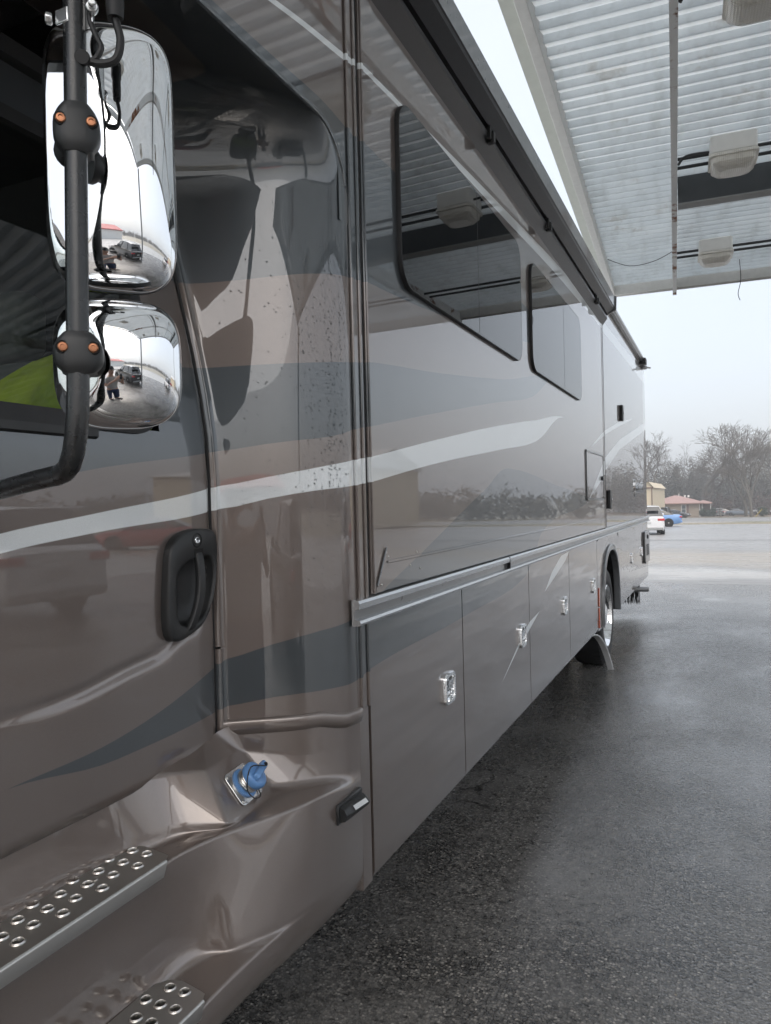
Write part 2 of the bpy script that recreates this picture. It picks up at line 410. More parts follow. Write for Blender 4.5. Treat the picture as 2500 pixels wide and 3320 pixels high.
m.add([(-.75, *arch(k / N, 1.02)) for k in range(N + 1)], [tuple(range(N + 1))])
m.build('wheel_house', M_DARK, RV, True)
wheel = empty('rear_wheel', (-.03, WC, WR)); wheel.parent = RV
m = MB()
tp = [(.300, -.02), (.325, -.008), (.36, .0), (.40, -.004), (.435, -.010), (.455, -.022), (.466, -.045), (.470, -.07), (.470, -.24), (.455, -.28), (.30, -.29)]
m.lathe([(r, x) for r, x in tp], (0, 0, 0), (1, 0, 0), 48, caps=False)
for k in range(60):    # tread blocks on the shoulder
    a = 2 * pi * k / 60; mt = Matrix.Rotation(a, 4, 'X'); m.box(-.10, -.035, -.014, .014, .462, .473, mat=mt)
m.build('tyre', M_RUBBER, wheel, True)
m = MB(); m.lathe([(.302, -.03), (.302, -.008), (.292, -.004), (.284, -.02), (.268, -.05), (.262, -.13), (.20, -.145), (.17, -.12), (.13, -.10), (.12, -.03), (.08, -.015), (.0001, -.012)], (0, 0, 0), (1, 0, 0), 40, caps=False)
for k in range(10):
    a = 2 * pi * k / 10; m.lathe([(.016, 0), (.016, .03), (.010, .036)], (-.14, .155 * cos(a), .155 * sin(a)), (1, 0, 0), 6)
m.build('rim', M_CHROME, wheel, True, angle=30)
# dual inner tyre
m = MB(); m.lathe([(.25, -.36), (.44, -.36), (.47, -.40), (.47, -.56), (.44, -.60), (.25, -.60)], (0, 0, 0), (1, 0, 0), 32); m.build('inner_tyre', M_RUBBER, wheel, True)
for z0, z1 in ((.665, .83), (.475, .655)):
    m = MB(); m.prism(rrect(6.635, 6.668, z0, z1, .015, 4), lambda a, b, d: (d, a, b), .001, .008); m.build('side_reflector', M_ORANGE, RV, True, bevel=.002)
# curved mud guard ahead of the tyre
m = MB(); rows = []
for k in range(15):
    q = k / 14; y = 6.40 + .68 * q ** .8; z = .45 - .415 * q ** 2.0; x = -.03 + .085 * q
    rows.append([(x, y, z), (x + .003, y + .002, z - .006), (x - .002, y - .006, z - .012), (x - .05, y - .010, z - .014), (x - .05, y - .004, z)])
m.grid(rows, closed=True); m.add(rows[-1], [tuple(range(5))]); m.add(rows[0], [tuple(range(5))])
m.build('mud_guard', simple('pale_plastic', (.6, .61, .62), .35), RV, True, angle=30)
# tail pipe and bristle mud flap
m = MB(); m.tube([(-.7, 10.1, .40), (-.1, 10.25, .395), (.08, 10.36, .385)], .033, 14, cap=False); m.tube([(-.7, 10.1, .40), (-.1, 10.25, .395), (.08, 10.36, .385)], .029, 14, cap=False)
m.build('tail_pipe', M_SATIN, RV, True)
m = MB(); m.box(-2.2, -.05, 10.56, 10.62, .40, .46)
for k in range(700):
    x = -2.15 + 2.1 * R0.random(); y = 10.57 + .04 * R0.random(); l = .22 + .05 * R0.random(); dx = R0.uniform(-.03, .03)
    m.add([(x - .006, y, .41), (x + .006, y, .41), (x + dx + .002, y, .41 - l), (x + dx - .002, y, .41 - l)], [(0, 1, 2, 3)])
o = m.build('bristle_flap', M_RUBBER, RV, False)

# ---- slide-out room
m = MB()
m.box(-.05, .014, 2.055, 7.085, 1.338, 3.30)
slide = m.build('slide_out', M_PAINT, RV, True, bevel=.004)
m = MB(); m.box(.0, .020, 2.058, 2.072, 1.338, 3.30); m.box(.0, .0165, 2.072, 2.150, 1.338, 3.30); m.build('slide_flange', M_PAINT, slide, True, bevel=.0035)
m = MB(); m.box(.0, .0165, 7.035, 7.082, 1.338, 3.30); m.build('slide_flange', M_PAINT, slide, True, bevel=.003)
m = MB(); m.box(.0, .019, 2.150, 7.03, 1.425, 1.436); m.build('slide_seam_trim', M_PAINT, slide, True, bevel=.002)
m = MB(); m.box(-.03, .006, 2.036, 2.054, 1.338, 3.4); m.build('slide_seal', M_RUBBER, slide, False)
m = MB(); m.box(.0, .018, 7.086, 7.102, 1.338, 3.4); m.build('slide_seal', M_RUBBER, slide, False)
m = MB(); m.prism([(2.074, 1.345), (2.17, 1.41), (2.155, 1.47), (2.074, 1.352)], lambda a, b, d: (d, a, b), .016, .019); m.build('corner_gusset', M_PAINT, slide, False)
m = MB(); m.tube([(.020, 2.078, 1.362), (.020, 2.152, 1.476)], .0035, 6); m.build('gusset_edge', M_SATIN, slide, True)
for y, z in ((2.092, 1.372), (2.112, 1.362), (2.152, 1.462), (2.168, 1.446), (2.36, 1.402), (2.45, 1.384), (2.42, 1.445)):
    m = MB(); m.lathe([(.0045, 0), (.004, .0015), (.002, .0025)], (.0185 if y < 2.2 else .0145, y, z), (1, 0, 0), 8); m.build('screw', M_STEEL, slide, True)
def window(y0, y1, z0, z1, split):
    w = empty('side_window', (.014, y0, z0)); w.parent = RV
    W, H = y1 - y0, z1 - z0
    P = lambda poly, x: [(x, a, b) for a, b in poly]
    m = MB(); O = rrect(0, W, 0, H, .10, 8); I = rrect(.004, W - .004, .004, H - .004, .097, 8)
    m.grid([P(O, 0), P(O, .014), P(rrect(.001, W - .001, .001, H - .001, .099, 8), .0162), P(I, .0165), P(I, .004)], closed=True)
    m.build('window_frame', M_RUBBER, w, True, angle=50)
    I2 = rrect(.004, W - .004, .004, H - .004, .097, 8)
    for k in range(2):
        s0 = split - y0
        pts = [(a, b) for a, b in I2 if (a <= s0) == (k == 0)]
        if k == 0: pts = sorted(pts, key=lambda p: 0)
        if k == 0:
            pl = [(a, b) for a, b in I2 if a < s0]; pl = [(s0 - .002, H - .004)] + pl + [(s0 - .002, .004)]
        else:
            pl = [(a, b) for a, b in I2 if a >= s0]
            hi = [p for p in I2[:9]]; lo = I2[27:]
            pl = [(s0 + .002, .004)] + lo + hi + [(s0 + .002, H - .004)]
        m = MB(); n = len(pl)
        x = .0168 if k == 0 else .0162
        m.add([(x, a, b) for a, b in pl], [tuple(range(n))]); m.build('pane', M_GLASS, w, False)
    m = MB(); m.box(.006, .0172, s0 - .002, s0 + .002, .012, H - .012); m.build('mullion', M_RUBBER, w, False)
window(2.315, 3.97, 2.355, 2.995, 3.19)
window(4.215, 5.83, 2.36, 2.99, 5.15)
# small hatch in the slide
hy0, hy1, hz0, hz1 = 6.05, 6.93, 1.615, 1.99
m = MB(); m.prism(rrect(hy0, hy1, hz0, hz1, .02, 3), lambda a, b, d: (d, a, b), .014, .021); ht = m.build('hatch', M_PAINT, RV, True, bevel=.003)
m = MB(); rr = rrect(hy0 - .018, hy1 + .018, hz0 - .018, hz1 + .018, .03, 3); r3 = rrect(hy0 - .002, hy1 + .002, hz0 - .002, hz1 + .002, .022, 3)
P = lambda poly, x: [(x, a, b) for a, b in poly]
m.grid([P(rr, .014), P(rr, .024), P(r3, .024), P(r3, .014)], closed=True); m.build('hatch_frame', M_SATIN, ht, True)
m = MB(); m.lathe([(.02, 0), (.02, .012), (.012, .018)], (.021, 6.82, 1.79), (1, 0, 0), 10); m.build('hatch_lock', M_BLACK, ht, True)
def handle_box(y, z0, z1):
    m = MB(); m.prism(rrect(y, y + .10, z0, z1, .02, 4), lambda a, b, d: (d, a, b), .0, .03); o = m.build('entry_latch', M_BLACK, RV, True, bevel=.006)
    m = MB(); m.lathe([(.012, 0), (.012, .008), (.006, .01)], (.03, y + .075, (z0 + z1) / 2), (1, 0, 0), 8); m.build('latch_key', M_CHROME, o, True)
handle_box(8.42, 2.45, 2.625); handle_box(7.30, 1.51, 1.69)
# raised chrome badge: a row of lettering strokes too worn and steep to read
bd = empty('badge', (.0, 9.72, 1.64)); bd.parent = RV
for k in range(10):
    m = MB(); hh = (.17, .10, .09, .11, .13, .09, .10, .12, .09, .15)[k]
    m.prism(rrect(.10 * k, .10 * k + .055, .03 if k else -.02, .03 + hh, .02, 3), lambda a, b, d: (d, a, b), .001, .014)
    m.build('badge_letter', M_CHROME, bd, True)

# ---- slide awning case
prof = [(.014, 3.215), (.058, 3.272), (.060, 3.292), (.036, 3.30), (.036, 3.325), (.064, 3.318), (.118, 3.352), (.122, 3.366), (.128, 3.37), (.132, 3.462), (.10, 3.485), (-.02, 3.50)]
m = MB(); m.grid([[(x, y, z) for x, z in prof] for y in (.6, 2, 3.4, 4.8, 6.2, 7.13)]); m.add([(x, 7.13, z) for x, z in prof], [tuple(range(len(prof)))])
for i in range(len(m.f) - 1): m.m[i] = 1 if i % (len(prof) - 1) == 8 else 0
aw = m.build('slide_awning', [simple('awning_case', (.022, .021, .024), .36, var=.25, nscale=60, bump=.25, bscale=160), M_SATIN], RV, True, angle=18)
for y in (3.28, 4.52, 6.42):
    m = MB(); m.box(.02, .075, y, y + .07, 3.258, 3.318); m.box(.05, .085, y + .02, y + .05, 3.25, 3.30); m.lathe([(.01, 0), (.01, .012)], (.068, y + .035, 3.262), (1, 0, -1), 8)
    m.build('awning_bracket', M_BLACK, aw, True, bevel=.005)
m = MB(); m.prism([(.03, 3.30), (.14, 3.345), (.145, 3.475), (.03, 3.49)], lambda a, b, d: (a, d, b), 7.131, 7.16); m.build('awning_end_cap', M_SATIN, aw, True, bevel=.004)

# ---- front corner of the coach: flared pillar sweeping up into the underside of the overhang
PLAN = smooth_path([(0, 1.972, 0), (0, 1.945, 0), (-.012, 1.895, 0), (-.044, 1.835, 0), (-.082, 1.786, 0), (-.138, 1.741, 0), (-.20, 1.70, 0), (-.249, 1.667, 0), (-.262, 1.656, 0)], 4)
def tumble(z): return .155 * sstep(1.70, 2.75, z) + .02 * max(0, z - 1.75)
rows = []
for p in PLAN:
    fr_ = min(1, max(0, -p.x / .249)); R_ = .17 + .14 * fr_; zt = 2.70 + .09 * fr_
    row = []
    for k in range(15): z = 1.0 + (zt - R_ - 1.0) * k / 14; row.append((p.x - tumble(z) * fr_, p.y, z))
    for k in range(1, 11):
        a = k * pi / 2 / 10; z = zt - R_ + R_ * sin(a); row.append((p.x - tumble(z) * fr_, p.y - R_ * (1 - cos(a)), z))
    for y in (1.45, 1.2, .8, .3): row.append((p.x - tumble(zt) * fr_, min(y, p.y - R_ - .01), zt + .0))
    rows.append(row)
m = MB(); m.grid(rows); pil = m.build('front_pillar', M_PAINT, RV, True, angle=80)
rim_ = rows[2][15:]
m = MB(); m.grid([[(-.006, p[1], p[2]) for p in rim_], [(0.001, p[1] + (.004 if i < 10 else 0), p[2] + .006) for i, p in enumerate(rim_)], [(.002, p[1] + (.01 if i < 8 else 0), p[2] + .014) for i, p in enumerate(rim_)]])
m.grid([[(.002, p[1] + (.01 if i < 8 else 0), p[2] + .014) for i, p in enumerate(rim_)], [(.002, p[1] + (.01 if i < 8 else 0), 3.52) for i, p in enumerate(rim_)]])
m.grid([[(-.0006, 1.925, 2.45), (-.0006, 1.925, 3.52)], [(-.0006, 1.976, 2.45), (-.0006, 1.976, 3.52)]])
m.build('overhang_side', M_PAINT, RV, True, angle=60)
m = MB(); m.tube([(.000, p[1], p[2] + .002) for p in rim_], .0055, 6); m.build('overhang_lip', M_PAINT, RV, True)
m = MB(); m.box(-2.5, -.01, .28, .32, 2.7, 3.55); m.build('overhang_front', M_PAINT, RV, False)
# vertical trims of the corner
m = MB(); m.box(-.03, .010, 1.976, 1.990, 1.0, 3.45); m.box(-.03, .0045, 1.990, 2.022, 1.0, 3.45); m.box(-.03, .011, 2.022, 2.036, 1.0, 3.45)
m.build('corner_post', M_PAINT, RV, True, bevel=.004)
# lower pillar moulding lip
m = MB(); rows = []
for dz, dn in ((1.034, -.004), (1.033, .008), (1.026, .013), (1.006, .011), (.992, .006), (.986, -.006)):
    row = []
    for i, p in enumerate(PLAN):
        q = PLAN[min(i + 1, len(PLAN) - 1)] - PLAN[max(i - 1, 0)]; nn = Vector((-q.y, q.x, 0)).normalized()
        if nn.x < 0: nn = -nn
        zz = dz - .022 * sstep(-.06, .0, p.x)
        row.append((p.x + nn.x * dn, p.y + nn.y * dn, zz))
    rows.append(row)
m.grid(rows); m.build('pillar_moulding', M_PAINT, RV, True, angle=60)
# jamb strip between the cab door and the pillar
m = MB()
for (z0, z1, px) in ((1.238, 2.62, .0), (.955, 1.232, .003)):
    n = 12
    R1_ = []
    for k in range(n + 1):
        z = z0 + (z1 - z0) * k / n; x = -.262 - tumble(z)
        R1_.append([(x - .03, 1.640, z), (x + px, 1.642, z), (x + .006 + px, 1.647, z), (x + .004 + px, 1.655, z), (x + .008 + px, 1.662, z), (x + .002, 1.668, z), (x - .03, 1.668, z)])
    m.grid(R1_)
    m.add(R1_[0], [tuple(range(7))]); m.add(R1_[-1], [tuple(range(7))])
m.build('door_jamb', M_PAINT, RV, True, angle=50)
m = MB(); m.lathe([(.006, 0), (.0055, .003), (.003, .004)], (-.262, 1.632, .957), (1, -.3, 0), 10); m.build('jamb_screw', M_STEEL, RV, True)
m = MB(); m.tube([(-.275 - tumble(z), 1.644, z) for z in [1.0 + 1.62 * k / 14 for k in range(15)]] , .006, 6); m.tube([(-.40, 1.66, 2.63), (-.385, 1.62, 2.60), (-.40, 1.58, 2.58)], .014, 8); m.build('door_seal', M_RUBBER, RV, True)

def outl(pts, n=4):
    q = [Vector((a, b, 0)) for a, b in pts]; q = q[-2:] + q + q[:3]
    sp = smooth_path(q, n); return [(p.x, p.y) for p in sp[2 * n:2 * n + len(pts) * n]]
BZ = outl([(1.535, 1.563), (1.575, 1.564), (1.612, 1.560), (1.631, 1.538), (1.629, 1.46), (1.612, 1.385), (1.572, 1.318), (1.505, 1.291), (1.462, 1.285), (1.437, 1.302), (1.430, 1.36), (1.438, 1.46), (1.450, 1.52), (1.482, 1.550)])
RC = outl([(1.495, 1.475), (1.543, 1.490), (1.598, 1.490), (1.615, 1.458), (1.609, 1.41), (1.583, 1.345), (1.543, 1.322), (1.498, 1.318), (1.470, 1.337), (1.463, 1.39), (1.470, 1.45)])
def in_poly(x, y, P_):
    c_in = False
    for (x0, y0), (x1, y1) in zip(P_, P_[1:] + P_[:1]):
        if (y0 > y) != (y1 > y) and x < (x1 - x0) * (y - y0) / (y1 - y0) + x0: c_in = not c_in
    return c_in
# ---- cab door
def door_x(y, z):
    x = -.268 - tumble(z)
    zc = 1.215 + .035 * sstep(1.1, 1.4, y) + .05 * sstep(1.38, 1.55, y) + .16 * sstep(1.55, 1.645, y)
    amp = .0075 * sstep(.85, 1.25, y)
    x -= amp * .55 * math.exp(-((z - zc - .008) / .010) ** 2)
    x += amp * sstep(zc + .03, zc - .05, z) if False else amp * (1 - sstep(zc - .020, zc + .004, z))
    return x
ysd = [.15, .4, .6, .75, .9, 1.0] + [1.0 + .45 * k / 12 for k in range(1, 13)] + [1.45 + .182 * k / 16 for k in range(1, 17)] + [1.636]
def zlow(y): return .945 + (.085 - sqrt(max(0, .085 ** 2 - max(0, y - 1.551) ** 2)))
zts = [0, .006, .014, .026] + [.026 + (.855 - .026) * k / 110 for k in range(1, 111)]
WZ0, WZ1, WY1 = 1.812, 2.50, 1.45
zhi = [1.812 + .688 * k / 10 for k in range(1, 11)] + [2.54, 2.58, 2.62]
m = MB(); rows = []; zl = None
for y in ysd:
    z0 = zlow(y); row = []
    for tt in zts:
        z = z0 + (1.812 - z0) * tt / .855
        x = door_x(y, z)
        e = min(1, (z - z0) / .035); x -= .03 * (1 - sqrt(max(0, 1 - (1 - e) ** 2)))
        if y > 1.62: x -= .012 * ((y - 1.62) / .016) ** 2
        row.append((x, y, z))
    for z in zhi:
        x = door_x(y, z)
        if y > 1.62: x -= .012 * ((y - 1.62) / .016) ** 2
        row.append((x, y, z))
    rows.append(row)
nc = len(rows[0]); b = m.add([p for r in rows for p in r], [])
nz0 = len(zts) - 1
for i in range(len(rows) - 1):
    for j in range(nc - 1):
        yc = (ysd[i] + ysd[i + 1]) / 2; zc = (rows[i][j][2] + rows[i][j + 1][2]) / 2
        if yc < WY1 and zc > WZ0 and zc < WZ1: continue
        if in_poly(yc, zc, RC): continue
        m.f.append((i * nc + j, (i + 1) * nc + j, (i + 1) * nc + j + 1, i * nc + j + 1)); m.m.append(0)
door = m.build('cab_door', M_PAINT, RV, True, angle=60)
def dpt(a, b, d): return (-.268 - tumble(b) + d, a, b)
m = MB(); O = rrect(-.3, WY1 + .012, WZ0 - .012, WZ1 + .012, .10, 8); I = rrect(-.26, WY1 - .024, WZ0 + .024, WZ1 - .024, .085, 8)
m.grid([[dpt(a, b, .001) for a, b in O], [dpt(a, b, .007) for a, b in O], [dpt(a, b, .007) for a, b in I], [dpt(a, b, -.02) for a, b in I]], closed=True); m.build('window_seal', M_RUBBER, door, True)
m = MB(); gy = [-.3 + 1.76 * k / 8 for k in range(9)]; gz_ = [1.80 + .71 * k / 8 for k in range(9)]
m.grid([[dpt(y, z, -.014) for z in gz_] for y in gy]); m.build('window_pane', M_CABGLASS, door, True)
m = MB(); m.grid([[dpt(y, 1.800, .004), dpt(y, 1.800, .011), dpt(y, 1.783, .010), dpt(y, 1.778, .001)] for y in (.15, .5, .9, 1.1, 1.24)]); m.build('belt_moulding', M_BLACK, door, True, angle=20)
# door handle
def inset(poly, s):
    cx = sum(p[0] for p in poly) / len(poly); cy = sum(p[1] for p in poly) / len(poly)
    return [(cx + (a - cx) * s, cy + (b - cy) * s) for a, b in poly]
def resamp(poly, n):
    L = [0]; P_ = poly + [poly[0]]
    for a, b in zip(P_, P_[1:]): L.append(L[-1] + math.dist(a, b))
    res = []; 
    for k in range(n):
        s = L[-1] * k / n; i = max(j for j in range(len(L) - 1) if L[j] <= s); f = (s - L[i]) / (L[i + 1] - L[i])
        res.append((P_[i][0] + (P_[i + 1][0] - P_[i][0]) * f, P_[i][1] + (P_[i + 1][1] - P_[i][1]) * f))
    return res
BZ = resamp(BZ, 56)
RCo = []
cx, cy = 1.545, 1.41
for a, b in BZ:        # recess outline matched by angle to the bezel
    an = atan2(b - cy, a - cx); best = min(resamp(RC, 200), key=lambda p: abs((atan2(p[1] - cy, p[0] - cx) - an + pi) % (2 * pi) - pi)); RCo.append(best)
hx = -.252
L_ = lambda poly, d: [(hx + d, a, b) for a, b in poly]
m = MB(); m.grid([L_(inset(BZ, 1.005), -.02), L_(BZ, .001), L_(inset(BZ, .985), .006), L_(inset(BZ, .95), .009), L_(inset(RCo, 1.05), .0075), L_(inset(RCo, 1.015), .006), L_(inset(RCo, .985), .0), L_(inset(RCo, .94), -.025), L_(inset(RCo, .85), -.032), L_(inset(RCo, .4), -.033)], closed=True)
m.add(L_(inset(RCo, .4), -.033), [tuple(range(56))])
m.build('handle_bezel', M_BLACK, door, True, angle=70)
m = MB(); gp_ = smooth_path([(hx - .006, 1.553, 1.508), (hx + .006, 1.551, 1.49), (hx + .015, 1.546, 1.43), (hx + .015, 1.533, 1.37), (hx + .006, 1.515, 1.318), (hx - .006, 1.508, 1.302)], 5)
m.grid([[(p.x + .004, p.y - .0135, p.z), (p.x + .009, p.y - .0105, p.z), (p.x + .010, p.y + .009, p.z), (p.x + .004, p.y + .0125, p.z), (p.x - .006, p.y + .0105, p.z), (p.x - .006, p.y - .0115, p.z)] for p in gp_], closed=True)
m.build('handle_grip', M_BLACK, door, True, angle=50)
m = MB(); m.box(hx + .0, hx + .0088, 1.535, 1.569, 1.488, 1.513); m.build('grip_pocket', M_DARK, door, False)
m = MB(); m.lathe([(.019, .0), (.018, .001), (.014, -.002), (.013, -.002)], (hx + .0095, 1.545, 1.535), (1, 0, 0), 20, caps=False); m.lathe([(.013, -.006), (.013, -.0015)], (hx + .0095, 1.545, 1.535), (1, 0, 0), 20); m.build('lock_surround', M_DARK, door, True)
m = MB(); m.lathe([(.0088, 0), (.0088, .006), (.007, .0075)], (hx + .007, 1.542, 1.535), (1, -.1, 0), 14); m.build('lock_cylinder', M_CHROME, door, True)
m = MB(); m.box(hx + .0135, hx + .0148, 1.540, 1.5435, 1.529, 1.541); m.build('key_slot', M_DARK, door, False)

# ---- cab interior
m = MB(); m.box(-2.0, -1.96, .1, 1.66, .95, 2.7); m.box(-2.0, -.42, 1.64, 1.66, .95, 2.70); m.box(-2.0, -.30, .1, 1.64, .93, .96); m.box(-1.98, -.43, .1, 1.64, 2.64, 2.68); m.box(-2.0, -.36, .08, .12, 1.0, 1.45)
m.build('cab_interior', M_CABIN, RV, False)
m = MB(); m.box(-1.08, -.55, 1.36, 1.52, 1.30, 2.02); m.box(-.95, -.68, 1.38, 1.50, 2.03, 2.22); m.box(-1.08, -.55, .95, 1.40, 1.24, 1.38); m.build('driver_seat', M_SEAT, RV, True, bevel=.05, seg=4)
jk = MB(); rj = random.Random(3); n, k_ = 34, 26; rows = []
for i in range(n):
    s = i / (n - 1); row = []
    for j in range(k_):
        q = j / (k_ - 1)
        y = 1.13 + .47 * q; topz = 2.03 - .20 * abs(q - .55) - .12 * sstep(.45, 0, q)
        if s < .62:
            u_ = s / .62; x = -.47 + .03 * u_; z = 1.74 + (topz - 1.74) * u_
        else:
            u_ = (s - .62) / .38; x = -.44 - .26 * u_; z = topz - .05 * u_ * u_
        p = Vector((x, y, z)); nn = mnoise.fractal(p * 9 + Vector((0, 0, 3 * q)), 1.0, 2.0, 3) * .035 + abs(mnoise.noise(Vector((y * 26 + z * 20, z * 9 - y * 6, 1)))) * .055
        row.append((x + nn, y, z + nn * .4))
    rows.append(row)
jk.grid(rows)
jacket = jk.build('jacket', M_HIVIS, None, True, angle=80)
tag(jacket, 'crumpled yellow-green high visibility jacket behind the cab window', 'jacket')

# ---- step fairing cage
ST = {
 'A': [(-.30, .2, 1.0), (-.30, 1.15, 1.0), (-.30, 1.30, 1.0), (-.295, 1.42, .995), (-.275, 1.53, .985), (-.252, 1.660, 1.02), (-.145, 1.738, 1.02), (-.065, 1.800, 1.015), (-.016, 1.885, 1.0), (0, 1.968, .99)],
 'B': [(-.288, .2, .958), (-.288, 1.15, .958), (-.282, 1.30, .966), (-.255, 1.40, .974), (-.190, 1.488, .962), (-.219, 1.684, .945), (-.138, 1.741, .93), (-.060, 1.803, .92), (-.014, 1.887, .915), (0, 1.968, .91)],
 'C': [(-.274, .2, .856), (-.268, 1.15, .856), (-.258, 1.31, .856), (-.205, 1.395, .855), (-.100, 1.451, .853), (-.140, 1.700, .850), (-.085, 1.758, .848), (-.042, 1.822, .845), (-.010, 1.892, .832), (0, 1.968, .825)],
 'D': [(-.262, .2, .802), (-.262, 1.15, .802), (-.246, 1.32, .818), (-.186, 1.41, .835), (-.094, 1.458, .842), (-.120, 1.688, .838), (-.066, 1.748, .836), (-.026, 1.812, .834), (-.003, 1.890, .818), (.001, 1.968, .808)],
 'E': [(-.152, .2, .800), (-.152, 1.15, .800), (-.143, 1.285, .834), (-.118, 1.375, .840), (-.089, 1.462, .8405), (-.036, 1.580, .840), (-.004, 1.672, .838), (.008, 1.770, .832), (.007, 1.880, .806), (.002, 1.968, .79)],
 'F': [(-.158, .2, .735), (-.158, 1.15, .735), (-.150, 1.29, .74), (-.119, 1.371, .725), (-.073, 1.434, .722), (-.021, 1.545, .722), (.006, 1.648, .722), (.013, 1.748, .72), (.010, 1.880, .73), (.003, 1.968, .72)],
 'G': [(-.150, .2, .612), (-.150, 1.15, .612), (-.146, 1.31, .610), (-.118, 1.365, .606), (-.056, 1.400, .602), (-.012, 1.500, .602), (.012, 1.620, .606), (.016, 1.720, .60), (.011, 1.860, .62), (.003, 1.968, .63)],
 'H': [(-.140, .2, .562), (-.140, 1.15, .562), (-.130, 1.31, .576), (-.100, 1.372, .582), (-.045, 1.412, .584), (-.006, 1.515, .586), (.014, 1.625, .588), (.016, 1.722, .580), (.011, 1.860, .585), (.002, 1.968, .58)],
 'I': [(-.016, .2, .556), (-.016, 1.15, .556), (-.014, 1.255, .570), (-.011, 1.350, .574), (-.005, 1.450, .575), (.006, 1.565, .574), (.015, 1.670, .570), (.015, 1.755, .560), (.010, 1.870, .55), (.001, 1.968, .55)],
 'J': [(-.010, .2, .515), (-.010, 1.15, .515), (-.010, 1.25, .515), (-.008, 1.35, .515), (-.004, 1.45, .515), (.003, 1.565, .515), (.008, 1.67, .512), (.009, 1.76, .51), (.006, 1.87, .505), (0, 1.968, .505)],
 'K': [(-.03, .2, .470), (-.03, 1.15, .470), (-.03, 1.25, .470), (-.03, 1.35, .470), (-.028, 1.45, .470), (-.02, 1.565, .468), (-.015, 1.67, .466), (-.012, 1.76, .464), (-.012, 1.87, .462), (-.015, 1.968, .46)],
 'L': [(-.12, y, .452) for y in (.2, 1.15, 1.25, 1.35, 1.45, 1.565, 1.67, 1.76, 1.87, 1.968)],
}
def fillet(pts, rad, n=6):
    pts = [Vector(p) for p in pts]; res = [pts[0]]
    for k in range(1, len(pts) - 1):
        a, b, c = pts[k - 1], pts[k], pts[k + 1]; la, lc = (a - b).length, (c - b).length
        p = b + (a - b) * (min(rad[k], .46 * la) / max(la, 1e-6)); q = b + (c - b) * (min(rad[k], .46 * lc) / max(lc, 1e-6))
        for g in range(n + 1):
            f_ = g / n; res.append(p * (1 - f_) ** 2 + b * 2 * f_ * (1 - f_) + q * f_ * f_)
    res.append(pts[-1]); return res
keys = list(ST); LONG = {}
for kk in keys:
    sharp = kk in 'BC'
    LONG[kk] = fillet(ST[kk], [.06, .06, .05, .03 if sharp else .06, .008 if sharp else .06, .012 if sharp else .05, .05, .05, .05, .05], 6)
ncol = len(LONG['A']); RADP = dict(A=.01, B=.009, C=.010, D=.014, E=.009, F=.05, G=.012, H=.016, I=.009, J=.025, K=.02, L=.01)
cols_ = [fillet([LONG[kk][c] for kk in keys], [RADP[kk] for kk in keys], 5) for c in range(ncol)]
m = MB(); m.grid(cols_); fair = m.build('step_fairing', M_PAINT, RV, True, angle=75)
m = MB(); m.box(-.6, -.31, .2, 1.60, .56, .95); m.build('fairing_core', M_DARK, RV, False)
# ---- punched step treads
HR = .0145
def tread(z, x0, x1, yend, holes, lip):
    bm = bmesh.new()
    def loop(pts):
        vs_ = [bm.verts.new(p) for p in pts]; return [bm.edges.new((vs_[i], vs_[(i + 1) % len(vs_)])) for i in range(len(vs_))]
    c = .028
    outp = [(x0, .25, z), (x1, .25, z), (x1, yend - .02, z), (x1 - .008, yend - .004, z), (x1 - .022, yend, z), (x0 + .05, yend + .012, z), (x0 + .02, yend + .004, z), (x0, yend - .025, z)]
    ed = loop(outp)
    for hx_, hy_ in holes: ed += loop([(hx_ + HR * cos(2 * pi * k / 20), hy_ + HR * sin(2 * pi * k / 20), z) for k in range(20)])
    bmesh.ops.triangle_fill(bm, use_beauty=True, use_dissolve=False, edges=ed)
    me_v = [tuple(v.co) for v in bm.verts]; bm.verts.index_update(); me_f = [tuple(v.index for v in f.verts) for f in bm.faces]; bm.free()
    m = MB(); m.add(me_v, me_f)
    for hx_, hy_ in holes: m.lathe([(HR, 0), (.0132, .0008), (.0126, .0030), (.0120, .0040), (.0110, .0041), (.0103, .0030), (.0101, -.008)], (hx_, hy_, z), (0, 0, 1), 20, caps=False)
    fy = yend - .02
    m.grid([[(x1, .25, z), (x1, fy, z)], [(x1 + .003, .25, z - .002), (x1 + .003, fy, z - .002)], [(x1 + .004, .25, z - .006), (x1 + .004, fy - .001, z - .006)], [(x1 + .003, .25, z - lip), (x1 + .003, fy - .012, z - lip)], [(x1 - .012, .25, z - lip - .004), (x1 - .012, fy - .02, z - lip - .004)]])
    o = m.build('step_tread', M_STEEL, RV, True, angle=50)
    m = MB(); m.box(x0 + .004, x1 - .006, .26, yend - .03, z - .020, z - .0085); m.build('hole_shade', M_DARK, o, False)  # dark sheet added under the plate to make the holes look shaded
    return o
P0 = .0505; H1 = []
for k in range(0, 22):
    y = 1.284 - k * P0
    H1 += [(x, y) for x in ((-.2415, -.2) if k % 2 == 0 else (-.262, -.2205, -.179))]
t1 = tread(.838, -.281, -.142, 1.302, [h for h in H1 if h[1] > .28], .034)
m = MB(); m.lathe([(.008, 0), (.0075, .002), (.004, .003)], (-.224, 1.155, .838), (0, 0, 1), 12); m.build('tread_rivet', M_STEEL, t1, True)
H2 = []
for k in range(0, 20):
    y = 1.235 - k * P0
    H2 += [(x, y) for x in ((-.1, -.061) if k % 2 == 0 else (-.121, -.082, -.043))]
t2 = tread(.588, -.142, -.010, 1.253, [h for h in H2 if h[1] > .28], .034)

